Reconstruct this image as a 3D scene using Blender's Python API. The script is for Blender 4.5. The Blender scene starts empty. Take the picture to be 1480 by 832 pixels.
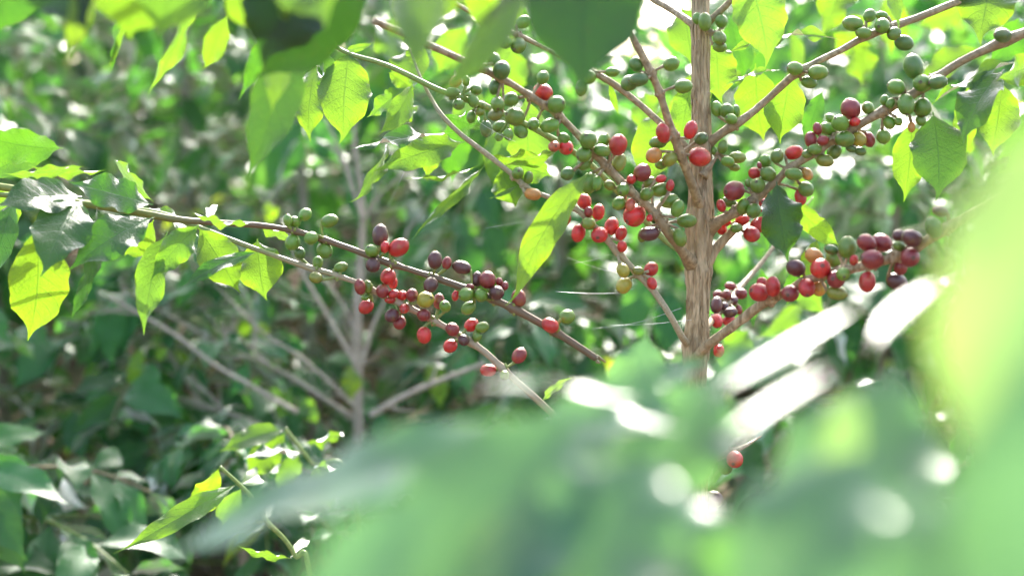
import bpy, math, random
import numpy as np
from mathutils import Vector, Matrix, noise

random.seed(7)
scn = bpy.context.scene
COL = scn.collection

# ------------------------------------------------------------------ camera
FOC = 50.0
CAM = Vector((0.0, 0.0, 1.05))
PITCH = math.radians(7.0)
cd = bpy.data.cameras.new('camera')
cam = bpy.data.objects.new('camera', cd)
COL.objects.link(cam)
cam.location = CAM
cam.rotation_euler = (math.radians(90) - PITCH, 0, 0)
cd.lens = FOC
cd.sensor_width = 36
cd.clip_start = 0.01
cd.clip_end = 500
cd.dof.use_dof = True
cd.dof.focus_distance = 1.19
cd.dof.aperture_fstop = 3.7
scn.camera = cam

# ------------------------------------------------------------------ world and sun
SUN_EL, SUN_AZ = math.radians(39), math.radians(8)      # azimuth measured from +Y towards +X
w = bpy.data.worlds.new('World')
scn.world = w
w.use_nodes = True
nt = w.node_tree
nt.nodes.clear()
sky = nt.nodes.new('ShaderNodeTexSky')
sky.sky_type = 'NISHITA'
sky.sun_disc = False
sky.sun_elevation = SUN_EL
sky.sun_rotation = SUN_AZ
sky.air_density = 1.0
sky.dust_density = 4.0
sky.ozone_density = 1.0
bg = nt.nodes.new('ShaderNodeBackground')
bg.inputs['Strength'].default_value = 0.15
wo = nt.nodes.new('ShaderNodeOutputWorld')
hz = nt.nodes.new('ShaderNodeHueSaturation')                # thin hazy sky, paler than a deep blue one
hz.inputs['Saturation'].default_value = 0.8
nt.links.new(sky.outputs[0], hz.inputs['Color'])
nt.links.new(hz.outputs[0], bg.inputs[0])
nt.links.new(bg.outputs[0], wo.inputs[0])

sl = bpy.data.lights.new('sun', 'SUN')
sl.energy = 3.0
sl.angle = math.radians(0.5)
sl.color = (1.0, 0.95, 0.86)
sun = bpy.data.objects.new('sun', sl)
COL.objects.link(sun)
sdir = Vector((math.sin(SUN_AZ) * math.cos(SUN_EL), math.cos(SUN_AZ) * math.cos(SUN_EL), math.sin(SUN_EL)))
sun.rotation_euler = sdir.to_track_quat('Z', 'Y').to_euler()
sun.location = (0, 3, 6)

scn.view_settings.view_transform = 'Standard'
scn.view_settings.look = 'None'
scn.view_settings.gamma = 1.0
scn.view_settings.exposure = 2.0
scn.cycles.use_denoising = True
scn.cycles.use_adaptive_sampling = True
scn.cycles.adaptive_threshold = 0.02
scn.cycles.max_bounces = 8
scn.cycles.diffuse_bounces = 4
scn.cycles.glossy_bounces = 3
scn.cycles.transmission_bounces = 4
scn.cycles.caustics_reflective = False
scn.cycles.caustics_refractive = False

# ------------------------------------------------------------------ helpers
CR, SR = math.cos(PITCH), math.sin(PITCH)
FWD = Vector((0, CR, -SR))
UPV = Vector((0, SR, CR))
RT = Vector((1, 0, 0))
K = 36.0 / FOC / 1480.0                                   # metres per photo pixel per metre of depth


def P(px, py, d):
    """World point standing d metres before the lens, sighted at photo pixel px, py."""
    return CAM + FWD * d + RT * ((px - 740) * K * d) + UPV * (-(py - 416) * K * d)


WM = {}                                                   # world matrices by object name


def link(o, world=None, parent=None):
    world = world or Matrix.Identity(4)
    COL.objects.link(o)
    if parent is not None:
        o.parent = parent
        o.matrix_local = WM[parent.name].inverted() @ world
    else:
        o.matrix_world = world
    WM[o.name] = world
    return o


def mesh_from(name, verts, faces, mat, uvs=None, smooth=True):
    me = bpy.data.meshes.new(name)
    me.from_pydata([tuple(v) for v in verts], [], faces)
    me.materials.append(mat)
    if smooth:
        me.polygons.foreach_set('use_smooth', [True] * len(me.polygons))
    if uvs is not None:
        uv = me.uv_layers.new(name='UVMap')
        idx = np.empty(len(me.loops), dtype=np.int32)
        me.loops.foreach_get('vertex_index', idx)
        uv.data.foreach_set('uv', np.asarray(uvs, dtype=np.float32)[idx].ravel())
    me.update()
    return me


def thing(name, loc, label, cat, group=None):
    o = bpy.data.objects.new(name, None)
    o.empty_display_size = 0.1
    link(o, Matrix.Translation(loc))
    o['label'] = label
    o['category'] = cat
    if group:
        o['group'] = group
    return o


def catmull(pts, n):
    """Resample (Vector, radius) control points to a smooth line of n points."""
    m = len(pts)
    out = []
    for i in range(n):
        u = i / (n - 1) * (m - 1)
        k = min(int(u), m - 2)
        f = u - k
        p = [pts[max(0, min(m - 1, k + j))] for j in (-1, 0, 1, 2)]

        def cr(a, b, c, e):
            return 0.5 * ((2 * b) + (c - a) * f + (2 * a - 5 * b + 4 * c - e) * f * f + (3 * b - a - 3 * c + e) * f ** 3)
        out.append((cr(*[q[0] for q in p]), max(1e-4, cr(*[q[1] for q in p]))))
    return out


class MB:
    def __init__(self):
        self.v, self.f, self.uv = [], [], []

    def tube(self, line, sides=10, rough=0.0, seed=0, ridges=0.0, cap=True, nr=7, rot=0.0):
        base = len(self.v)
        n = len(line)
        t0 = (line[1][0] - line[0][0]).normalized()
        ref = Vector((0, 0, 1)) if abs(t0.z) < 0.9 else Vector((1, 0, 0))
        nrm = t0.cross(ref).normalized()
        L = 0.0
        for i, (p, r) in enumerate(line):
            a = line[min(i + 1, n - 1)][0] - line[max(i - 1, 0)][0]
            t = a.normalized()
            nrm = (nrm - t * nrm.dot(t)).normalized()
            b = t.cross(nrm)
            if i:
                L += (p - line[i - 1][0]).length
            for k in range(sides):
                an = 2 * math.pi * k / sides + rot
                rr = r
                if rough:
                    q = Vector((math.cos(an) * 1.2, math.sin(an) * 1.2, L / max(r, 1e-4) * 0.35))
                    rr *= 1 + rough * noise.noise(q + Vector((seed * 3.1, 0, 0)))
                if ridges:
                    q = Vector((math.cos(an) * nr, math.sin(an) * nr, L * 9 + seed))
                    rr *= 1 + ridges * (abs(noise.noise(q)) * 2 - 0.5) + ridges * .6 * noise.noise(q * 2.3)
                self.v.append(p + (nrm * math.cos(an) + b * math.sin(an)) * rr)
                self.uv.append((k / sides, L))
        for i in range(n - 1):
            for k in range(sides):
                a = base + i * sides + k
                c = base + i * sides + (k + 1) % sides
                self.f.append((a, c, c + sides, a + sides))
        if cap:
            self.f.append(tuple(base + k for k in range(sides))[::-1])
            self.f.append(tuple(base + (n - 1) * sides + k for k in range(sides)))

    def ball(self, c, rx, ry, rz, rings=6, seg=8):
        base = len(self.v)
        for i in range(rings + 1):
            th = math.pi * i / rings
            for k in range(seg):
                a = 2 * math.pi * k / seg
                self.v.append(c + Vector((math.sin(th) * math.cos(a) * rx, math.sin(th) * math.sin(a) * ry, math.cos(th) * rz)))
                self.uv.append((0, 0))
        for i in range(rings):
            for k in range(seg):
                a = base + i * seg + k
                b = base + i * seg + (k + 1) % seg
                self.f.append((a, b, b + seg, a + seg))

    def build(self, name, mat, world=None, parent=None):
        world = world or Matrix.Identity(4)
        inv = world.inverted()
        me = mesh_from(name, [inv @ v for v in self.v], self.f, mat, self.uv)
        o = bpy.data.objects.new(name, me)
        return link(o, world, parent)


# ------------------------------------------------------------------ materials
def new_mat(name):
    m = bpy.data.materials.new(name)
    m.use_nodes = True
    m.node_tree.nodes.clear()
    return m, m.node_tree.nodes, m.node_tree.links


def mth(N, Lk, op, a, b=None, c=None, clamp=False):
    n = N.new('ShaderNodeMath')
    n.operation = op
    n.use_clamp = clamp
    for i, v in enumerate((a, b, c)):
        if v is None:
            continue
        if isinstance(v, (int, float)):
            n.inputs[i].default_value = v
        else:
            Lk.new(v, n.inputs[i])
    return n.outputs[0]


def mixc(N, Lk, fac, a, b, blend='MIX'):
    n = N.new('ShaderNodeMix')
    n.data_type = 'RGBA'
    n.blend_type = blend
    for s, v in ((n.inputs[0], fac), (n.inputs[6], a), (n.inputs[7], b)):
        if isinstance(v, (int, float)):
            s.default_value = v
        elif isinstance(v, tuple):
            s.default_value = v if len(v) == 4 else (*v, 1)
        else:
            Lk.new(v, s)
    return n.outputs[2]


def noise_tex(N, Lk, scale, detail=3, vec=None, rough=.55):
    n = N.new('ShaderNodeTexNoise')
    n.inputs['Scale'].default_value = scale
    n.inputs['Detail'].default_value = detail
    n.inputs['Roughness'].default_value = rough
    if vec is not None:
        Lk.new(vec, n.inputs['Vector'])
    return n


def leaf_material(name, top, under, trans, rough, hero):
    """Glossy two-sided leaf: dark upper face, paler underside, light passing through; veins from the UV map."""
    m, N, Lk = new_mat(name)
    uvn = N.new('ShaderNodeUVMap')
    uvn.uv_map = 'UVMap'
    sp = N.new('ShaderNodeSeparateXYZ')
    Lk.new(uvn.outputs[0], sp.inputs[0])
    t, s = sp.outputs[0], sp.outputs[1]
    sa = mth(N, Lk, 'ABSOLUTE', s)
    # lateral veins sweep forward from the midrib
    ph = mth(N, Lk, 'SUBTRACT', t, mth(N, Lk, 'MULTIPLY', mth(N, Lk, 'POWER', sa, 1.15), 0.17))
    fr = mth(N, Lk, 'PINGPONG', mth(N, Lk, 'MULTIPLY', ph, 20.0), 1.0)
    lat = mth(N, Lk, 'SMOOTH_MAX', mth(N, Lk, 'SUBTRACT', 1.0, mth(N, Lk, 'MULTIPLY', fr, 7.0)), 0.0, 0.1, clamp=True)
    mid = mth(N, Lk, 'SUBTRACT', 1.0, mth(N, Lk, 'MULTIPLY', sa, 22.0), clamp=True)
    vein = mth(N, Lk, 'MAXIMUM', mth(N, Lk, 'MULTIPLY', lat, 0.55), mid)
    tc = N.new('ShaderNodeTexCoord')
    oi = N.new('ShaderNodeObjectInfo')
    va = N.new('ShaderNodeVectorMath')
    va.operation = 'MULTIPLY_ADD'
    Lk.new(oi.outputs['Random'], va.inputs[0])
    va.inputs[1].default_value = (7, 3, 11)
    Lk.new(tc.outputs['Object'], va.inputs[2])
    n1 = noise_tex(N, Lk, 38, 3, va.outputs[0])
    n2 = noise_tex(N, Lk, 260, 3, va.outputs[0])
    geo = N.new('ShaderNodeNewGeometry')
    # colours
    hsv = N.new('ShaderNodeHueSaturation')
    Lk.new(mth(N, Lk, 'ADD', 0.485, mth(N, Lk, 'MULTIPLY', oi.outputs['Random'], 0.03)), hsv.inputs['Hue'])
    Lk.new(mth(N, Lk, 'ADD', 0.75, mth(N, Lk, 'MULTIPLY', n1.outputs[0], 0.5)), hsv.inputs['Value'])
    face = mixc(N, Lk, geo.outputs['Backfacing'], top, under)
    face = mixc(N, Lk, mth(N, Lk, 'MULTIPLY', vein, 0.45), face, (under[0] * 1.5, under[1] * 1.35, under[2] * 1.3))
    face = mixc(N, Lk, 1.0, face, oi.outputs['Color'], 'MULTIPLY')
    # blemishes and a yellowed rim
    spot = mth(N, Lk, 'GREATER_THAN', noise_tex(N, Lk, 120, 1, va.outputs[0]).outputs[0], 0.735)
    face = mixc(N, Lk, mth(N, Lk, 'MULTIPLY', spot, .7), face, (0.12, 0.07, 0.02))
    Lk.new(face, hsv.inputs['Color'])
    tr = mixc(N, Lk, mth(N, Lk, 'MULTIPLY', vein, 0.8), trans, (trans[0] * .4, trans[1] * .5, trans[2] * .5))
    edge = mth(N, Lk, 'SMOOTH_MAX', mth(N, Lk, 'MULTIPLY', mth(N, Lk, 'SUBTRACT', sa, 0.86), 5.0), 0.0, .1, clamp=True)
    tr = mixc(N, Lk, edge, tr, (trans[0] * 1.35, trans[1] * 1.12, trans[2]))
    tr = mixc(N, Lk, mth(N, Lk, 'MULTIPLY', mth(N, Lk, 'SUBTRACT', n1.outputs[0], 0.35, clamp=True), .9), tr, (trans[0] * .55, trans[1] * .72, trans[2] * .6))
    tr = mixc(N, Lk, 1.0, tr, oi.outputs['Color'], 'MULTIPLY')
    tr = mixc(N, Lk, mth(N, Lk, 'MULTIPLY', spot, .8), tr, (0.10, 0.05, 0.01))
    df = N.new('ShaderNodeBsdfDiffuse')
    Lk.new(hsv.outputs[0], df.inputs[0])
    tl = N.new('ShaderNodeBsdfTranslucent')
    Lk.new(tr, tl.inputs[0])
    ad = N.new('ShaderNodeAddShader')
    Lk.new(df.outputs[0], ad.inputs[0])
    Lk.new(tl.outputs[0], ad.inputs[1])
    gl = N.new('ShaderNodeBsdfGlossy')
    gl.inputs['Color'].default_value = (1, 1, 1, 1)
    rn = mth(N, Lk, 'ADD', rough - .06, mth(N, Lk, 'MULTIPLY', n1.outputs[0], 0.14))
    Lk.new(mth(N, Lk, 'ADD', rn, mth(N, Lk, 'MULTIPLY', geo.outputs['Backfacing'], 0.15)), gl.inputs['Roughness'])
    fz = N.new('ShaderNodeFresnel')
    fz.inputs[0].default_value = 1.36 if name == 'shrub_leaf' else 1.48
    bp = N.new('ShaderNodeBump')
    bp.inputs['Strength'].default_value = 0.08 if name.startswith('smooth') else 0.5
    bp.inputs['Distance'].default_value = 0.0012
    hgt = mth(N, Lk, 'ADD', mth(N, Lk, 'MULTIPLY', vein, -1.0), mth(N, Lk, 'MULTIPLY', n2.outputs[0], 0.5))
    if hero:
        hgt = mth(N, Lk, 'ADD', hgt, mth(N, Lk, 'MULTIPLY', n1.outputs[0], 1.6))
    Lk.new(hgt, bp.inputs['Height'])
    for x in (df, tl, gl, fz):
        Lk.new(bp.outputs[0], x.inputs['Normal'])
    mx = N.new('ShaderNodeMixShader')
    Lk.new(fz.outputs[0], mx.inputs[0])
    Lk.new(ad.outputs[0], mx.inputs[1])
    Lk.new(gl.outputs[0], mx.inputs[2])
    out = N.new('ShaderNodeOutputMaterial')
    Lk.new(mx.outputs[0], out.inputs[0])
    return m


M_LEAF = leaf_material('coffee_leaf', (0.035, 0.095, 0.018), (0.085, 0.16, 0.055), (0.115, 0.225, 0.012), 0.52, True)
M_LEAFN = leaf_material('smooth_hazed_leaf', (0.08, 0.15, 0.095), (0.11, 0.18, 0.11), (0.14, 0.25, 0.07), 0.30, False)  # nearest leaves: milky lens glare mixed into paler leaf colours
M_LEAFB = leaf_material('shrub_leaf', (0.022, 0.10, 0.030), (0.05, 0.155, 0.05), (0.085, 0.28, 0.026), 0.46, False)


def bark_material(name, c1, c2, scale, bump=0.6, stretch=14.0, rough=.75, dist=0.0015):
    m, N, Lk = new_mat(name)
    uvn = N.new('ShaderNodeUVMap')
    mp = N.new('ShaderNodeMapping')
    Lk.new(uvn.outputs[0], mp.inputs[0])
    tc = N.new('ShaderNodeTexCoord')
    mp2 = N.new('ShaderNodeMapping')
    mp2.inputs['Scale'].default_value = (1, 1, 1 / stretch)
    Lk.new(tc.outputs['Object'], mp2.inputs[0])
    n1 = noise_tex(N, Lk, scale, 4, mp2.outputs[0])
    n2 = noise_tex(N, Lk, scale * .12, 3, tc.outputs['Object'])
    n3 = noise_tex(N, Lk, scale * 3.1, 4, mp2.outputs[0])
    f = mth(N, Lk, 'MULTIPLY_ADD', mth(N, Lk, 'SUBTRACT', n1.outputs[0], .5), 4.5, .5, clamp=True)
    c = mixc(N, Lk, f, c1, c2)
    c = mixc(N, Lk, mth(N, Lk, 'MULTIPLY_ADD', mth(N, Lk, 'SUBTRACT', n2.outputs[0], .5), 2.5, .35, clamp=True), c, (c1[0] * 1.3, c1[1] * 1.35, c1[2] * 1.4))
    p = N.new('ShaderNodeBsdfPrincipled')
    Lk.new(c, p.inputs['Base Color'])
    p.inputs['Roughness'].default_value = rough
    bp = N.new('ShaderNodeBump')
    bp.inputs['Strength'].default_value = bump
    bp.inputs['Distance'].default_value = dist
    Lk.new(mth(N, Lk, 'ADD', n1.outputs[0], mth(N, Lk, 'MULTIPLY', n3.outputs[0], .5)), bp.inputs['Height'])
    Lk.new(bp.outputs[0], p.inputs['Normal'])
    out = N.new('ShaderNodeOutputMaterial')
    Lk.new(p.outputs[0], out.inputs[0])
    return m


M_TRUNK = bark_material('fibrous_bark', (0.30, 0.22, 0.12), (0.72, 0.58, 0.37), 260, 1.0, 7, .75, 0.004)
M_BROWN = bark_material('brown_twig_bark', (0.22, 0.165, 0.09), (0.50, 0.40, 0.25), 260, 0.9, 1, .5, .0012)
M_DARK = bark_material('dark_twig_bark', (0.07, 0.045, 0.04), (0.16, 0.11, 0.085), 600, 0.4, 1, .4, .0005)
M_STRAW = bark_material('straw_twig_bark', (0.30, 0.26, 0.16), (0.48, 0.42, 0.28), 600, 0.5, 1, .5, .0006)
M_GREENSTEM = bark_material('green_stem', (0.17, 0.25, 0.06), (0.30, 0.36, 0.11), 400, 0.2, 1, .4, .0004)
M_GREY = bark_material('grey_dead_wood', (0.30, 0.26, 0.20), (0.52, 0.46, 0.36), 120, 0.5, 1, .8, .002)


def grad_stem(name, ca, cb, l0, l1):
    """Young green wood turning woody along the stem (uv.y is metres from its start)."""
    m, N, Lk = new_mat(name)
    uvn = N.new('ShaderNodeUVMap')
    sp = N.new('ShaderNodeSeparateXYZ')
    Lk.new(uvn.outputs[0], sp.inputs[0])
    tc = N.new('ShaderNodeTexCoord')
    n1 = noise_tex(N, Lk, 300, 4, tc.outputs['Object'])
    n2 = noise_tex(N, Lk, 40, 3, tc.outputs['Object'])
    f = mth(N, Lk, 'MULTIPLY_ADD', sp.outputs[1], 1 / (l1 - l0), -l0 / (l1 - l0))
    f = mth(N, Lk, 'ADD', f, mth(N, Lk, 'MULTIPLY_ADD', n2.outputs[0], 1.2, -.6), clamp=True)
    c = mixc(N, Lk, f, ca, cb)
    c = mixc(N, Lk, mth(N, Lk, 'MULTIPLY', n1.outputs[0], .8), c, mixc(N, Lk, 1.0, c, (.5, .45, .45), 'MULTIPLY'))
    p = N.new('ShaderNodeBsdfPrincipled')
    Lk.new(c, p.inputs['Base Color'])
    p.inputs['Roughness'].default_value = .42
    bp = N.new('ShaderNodeBump')
    bp.inputs['Strength'].default_value = .5
    bp.inputs['Distance'].default_value = .0005
    Lk.new(n1.outputs[0], bp.inputs['Height'])
    Lk.new(bp.outputs[0], p.inputs['Normal'])
    out = N.new('ShaderNodeOutputMaterial')
    Lk.new(p.outputs[0], out.inputs[0])
    return m


M_B1 = grad_stem('green_to_dark_branch', (0.30, 0.37, 0.08), (0.20, 0.145, 0.085), .62, .70)
M_B2 = grad_stem('green_to_straw_branch', (0.30, 0.40, 0.12), (0.50, 0.42, 0.29), .64, .80)


def cherry_material():
    m, N, Lk = new_mat('coffee_cherry_skin')
    oi = N.new('ShaderNodeObjectInfo')
    tc = N.new('ShaderNodeTexCoord')
    va = N.new('ShaderNodeVectorMath')
    va.operation = 'MULTIPLY_ADD'
    Lk.new(oi.outputs['Random'], va.inputs[0])
    va.inputs[1].default_value = (9, 5, 13)
    Lk.new(tc.outputs['Object'], va.inputs[2])
    n1 = noise_tex(N, Lk, 1.1, 2, va.outputs[0])
    n2 = noise_tex(N, Lk, 14, 3, va.outputs[0])
    uvn = N.new('ShaderNodeUVMap')
    sp = N.new('ShaderNodeSeparateXYZ')
    Lk.new(uvn.outputs[0], sp.inputs[0])
    # paler patch on one side, brown crown disc at the tip (uv.x runs stalk 0 to tip 1)
    c = mixc(N, Lk, mth(N, Lk, 'MULTIPLY_ADD', mth(N, Lk, 'SUBTRACT', n1.outputs[0], .5), 2.6, .3, clamp=True), oi.outputs['Color'],
             mixc(N, Lk, 1.0, oi.outputs['Color'], (1.5, 1.25, 0.9), 'MULTIPLY'))
    n4 = noise_tex(N, Lk, .8, 1, va.outputs[0])
    c = mixc(N, Lk, mth(N, Lk, 'MULTIPLY_ADD', mth(N, Lk, 'SUBTRACT', n4.outputs[0], .56), 6.0, 0, clamp=True), c, mixc(N, Lk, .30, c, (0.30, 0.26, 0.05)))
    sc = mth(N, Lk, 'GREATER_THAN', n2.outputs[0], 0.66)
    c = mixc(N, Lk, mth(N, Lk, 'MULTIPLY', sc, .35), c, (0.25, 0.16, 0.07))
    tip = mth(N, Lk, 'GREATER_THAN', sp.outputs[0], 0.90)
    c = mixc(N, Lk, mth(N, Lk, 'MULTIPLY', tip, .75), c, (0.09, 0.055, 0.03))
    p = N.new('ShaderNodeBsdfPrincipled')
    Lk.new(c, p.inputs['Base Color'])
    Lk.new(mth(N, Lk, 'ADD', 0.26, mth(N, Lk, 'MULTIPLY', n2.outputs[0], .14)), p.inputs['Roughness'])
    p.inputs['Subsurface Weight'].default_value = 0.45
    p.inputs['Subsurface Radius'].default_value = (1.0, .5, .2)
    p.inputs['Subsurface Scale'].default_value = 0.006
    p.inputs['Specular IOR Level'].default_value = 0.6
    p.inputs['Coat Weight'].default_value = 0.55
    p.inputs['Coat Roughness'].default_value = 0.14
    bp = N.new('ShaderNodeBump')
    bp.inputs['Strength'].default_value = 0.25
    bp.inputs['Distance'].default_value = 0.05
    Lk.new(n2.outputs[0], bp.inputs['Height'])
    Lk.new(bp.outputs[0], p.inputs['Normal'])
    out = N.new('ShaderNodeOutputMaterial')
    Lk.new(p.outputs[0], out.inputs[0])
    return m


M_CHERRY = cherry_material()


def ground_material():
    m, N, Lk = new_mat('leaf_litter_soil')
    tc = N.new('ShaderNodeTexCoord')
    n1 = noise_tex(N, Lk, 1.6, 5, tc.outputs['Object'])
    n2 = noise_tex(N, Lk, 28, 5, tc.outputs['Object'])
    vo = N.new('ShaderNodeTexVoronoi')
    vo.inputs['Scale'].default_value = 24
    Lk.new(tc.outputs['Object'], vo.inputs['Vector'])
    c = mixc(N, Lk, n2.outputs[0], (0.07, 0.045, 0.03), (0.24, 0.16, 0.11))
    c = mixc(N, Lk, mth(N, Lk, 'MULTIPLY', mth(N, Lk, 'GREATER_THAN', n1.outputs[0], .56), .5), c, (0.07, 0.09, 0.03))
    p = N.new('ShaderNodeBsdfPrincipled')
    Lk.new(c, p.inputs['Base Color'])
    p.inputs['Roughness'].default_value = .9
    bp = N.new('ShaderNodeBump')
    bp.inputs['Distance'].default_value = .03
    Lk.new(mth(N, Lk, 'ADD', n2.outputs[0], vo.outputs['Distance']), bp.inputs['Height'])
    Lk.new(bp.outputs[0], p.inputs['Normal'])
    out = N.new('ShaderNodeOutputMaterial')
    Lk.new(p.outputs[0], out.inputs[0])
    return m


def simple_mat(name, col, rough=.6, trans=None, spec=.5):
    m, N, Lk = new_mat(name)
    oi = N.new('ShaderNodeObjectInfo')
    tc = N.new('ShaderNodeTexCoord')
    n1 = noise_tex(N, Lk, 20, 3, tc.outputs['Object'])
    c = mixc(N, Lk, n1.outputs[0], (col[0] * .7, col[1] * .7, col[2] * .7), (col[0] * 1.3, col[1] * 1.3, col[2] * 1.3))
    p = N.new('ShaderNodeBsdfPrincipled')
    Lk.new(c, p.inputs['Base Color'])
    p.inputs['Roughness'].default_value = rough
    p.inputs['Specular IOR Level'].default_value = spec
    out = N.new('ShaderNodeOutputMaterial')
    Lk.new(p.outputs[0], out.inputs[0])
    return m


# ------------------------------------------------------------------ leaves
PROF = [(0, .03), (.05, .035), (.09, .16), (.16, .46), (.26, .78), (.38, .97), (.48, 1.0), (.6, .93), (.7, .76), (.78, .50), (.84, .26), (.89, .12), (.94, .055), (1, .008)]


def prof(t):
    for (a, x), (b, y) in zip(PROF, PROF[1:]):
        if t <= b:
            f = (t - a) / (b - a)
            f = f * f * (3 - 2 * f) * .5 + f * .5
            return x + (y - x) * f
    return .008


def leaf_mesh(name, ratio, nu, nv, arch, fold, wave, twist, seed, mat, quilt=0.012, sway=0.0, torn=0.0, curl=0.0):
    """A leaf of unit length: x runs base to tip, y across, z the upper face. Returned mesh is fitted so its tip lies on +x at distance 1."""
    rnd = random.Random(seed)
    wave = wave * 1.25 if wave > .1 else wave
    pa, pb = rnd.uniform(0, 6.28), rnd.uniform(0, 6.28)
    na, nb = rnd.uniform(1.4, 3.2), rnd.uniform(1.4, 3.2)
    half = ratio / 2
    spine = []
    p = Vector((0, 0, 0))
    th = arch * .5
    tipc = rnd.uniform(-1, 1) if nu > 20 else 0.0
    sway = sway + (rnd.uniform(-.16, .16) if nu > 20 else 0.0)
    yy = 0.0
    for i in range(nu + 1):
        t = i / nu
        a = th - arch * t ** 1.3 - curl * max(0, t - .72) * 3.0
        ya = sway * (1 - 2 * t) + tipc * max(0, t - .84) * 5
        spine.append((p.copy(), a, ya))
        p = p + Vector((math.cos(a) * math.cos(ya), math.sin(ya), math.sin(a))) * (1 / nu)
    V, U = [], []
    for i in range(nu + 1):
        t = i / nu
        q, a, ya = spine[i]
        T = Vector((math.cos(a) * math.cos(ya), math.sin(ya), math.sin(a))).normalized()
        S = Vector((-math.sin(ya), math.cos(ya), 0))
        Nn = T.cross(S).normalized()
        tw = twist * (t - .3)
        S2 = S * math.cos(tw) + Nn * math.sin(tw)
        N2 = Nn * math.cos(tw) - S * math.sin(tw)
        pw = prof(t)
        wl = 1.0
        for j in range(-nv, nv + 1):
            s = j / nv
            side = 1 if s > 0 else -1
            ph, nn = (pa, na) if s > 0 else (pb, nb)
            sc = 1 + (0.045 if nu > 20 else .02) * abs(s) ** 2 * math.sin(2 * math.pi * nn * 2.1 * t + ph * 2) + torn * abs(s) * min(0, noise.noise(Vector((t * 7, side * 3.3, seed))) * 1.6)
            ww = half * pw * sc
            fd = fold * (1 - .35 * t)
            y = s * ww * math.cos(fd * abs(s) ** .3)
            z = abs(s) * ww * math.sin(fd)
            z += wave * half * (s * s) * math.sin(2 * math.pi * nn * t + ph) * min(1, pw * 1.4)
            z += (.2 if nu > 20 else 0) * wave * half * abs(s) ** 3 * math.sin(2 * math.pi * nn * 2.7 * t + ph * 3) * min(1, pw * 1.4)
            z += quilt * half * 2 * math.sin(math.pi * 20 * (t - .17 * abs(s) ** 1.15)) * abs(s) * (1 - abs(s)) * pw
            V.append(q + S2 * y + N2 * z)
            U.append((t, s))
    m2 = 2 * nv + 1
    F = []
    for i in range(nu):
        for j in range(m2 - 1):
            a = i * m2 + j
            F.append((a, a + m2, a + m2 + 1, a + 1))
    # fit chord to +x unit
    tip = spine[-1][0]
    L = tip.length
    rot = tip.normalized().rotation_difference(Vector((1, 0, 0))).to_matrix()
    V = [rot @ v / L for v in V]
    return mesh_from(name, V, F, mat, U)


def leaf_matrix(base, tip, nrm):
    x = (tip - base)
    L = x.length
    x = x.normalized()
    z = (nrm - x * nrm.dot(x))
    if z.length < 1e-4:
        z = x.orthogonal()
    z.normalize()
    y = z.cross(x)
    return Matrix(((x.x * L, y.x * L, z.x * L, base.x), (x.y * L, y.y * L, z.y * L, base.y), (x.z * L, y.z * L, z.z * L, base.z), (0, 0, 0, 1)))


TINT = {'g': (1, 1, 1), 'y': (1.1, 1.05, .8), 'd': (.42, .66, .62), 'k': (.17, .30, .38), 'D': (.42, .55, .6), 'v': (1.45, 1.3, .8), 'n': (.66, .84, .76), 'q': (.085, .16, .21), 'l': (1.0, 1.05, 1.0), 'Y': (1.8, 1.5, .7)}  # darkest tints put shade from other leaves into the leaf colour
_ln = [0]


def hero_leaf(parent, b, t, wpx, roll=0, arch=.6, fold=.25, wave=.22, twist=0.0, tint='g', torn=0.0, sway=0.0, curl=0.0, mat=None, name='leaf', lab=None, nu=40, nv=6, quilt=.007):
    """A leaf from photo-sighted base b=(px,py,depth) to tip t, wpx photo pixels wide at its base depth, rolled about its length; roll 0 turns the upper face to the lens."""
    _ln[0] += 1
    B, T = P(*b), P(*t)
    if 1000 <= roll < 2000:                               # let the leaf lie in the plane that mirrors the sun to the lens
        hh = (sdir + (CAM - B).normalized()).normalized()
        best = min((b[2] * (.6 + .01 * q_) for q_ in range(100)), key=lambda q_: abs((P(t[0], t[1], q_) - B).normalized().dot(hh)))
        t = (t[0], t[1], best)
        T = P(*t)
    L = (T - B).length
    wid = wpx * K * (b[2] + t[2]) / 2
    ratio = min(.75, wid / L) if wid / L < .75 else .75
    ratio = wid / L
    me = leaf_mesh('leaf', ratio, nu, nv, arch, fold, wave, twist, 100 + _ln[0], mat or M_LEAF, torn=torn, sway=sway, curl=curl, quilt=quilt)
    x = (T - B).normalized()
    mid = (B + T) / 2
    view = (CAM - mid).normalized()
    z = (view - x * view.dot(x)).normalized()
    y = z.cross(x)
    if roll >= 2000:                                      # face tipped up from the lens by roll-2000 degrees
        e_ = math.radians(roll - 2000)
        nrm = view * math.cos(e_) + Vector((0, 0, 1)) * math.sin(e_)
    elif abs(roll) >= 1000:            # face half-way between sun and lens: a glinting leaf
        nrm = (sdir + view).normalized()
        nrm = (nrm - x * nrm.dot(x)).normalized()
        nrm = Matrix.Rotation(math.radians(abs(roll) - 1100), 3, x) @ nrm
    else:
        r = math.radians(roll)
        nrm = z * math.cos(r) + y * math.sin(r)
    o = bpy.data.objects.new(name, me)
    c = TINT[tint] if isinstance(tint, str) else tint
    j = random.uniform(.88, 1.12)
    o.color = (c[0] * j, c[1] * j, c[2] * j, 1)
    link(o, leaf_matrix(B, T, nrm), parent)
    if lab:
        o['label'] = lab
    return o


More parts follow.
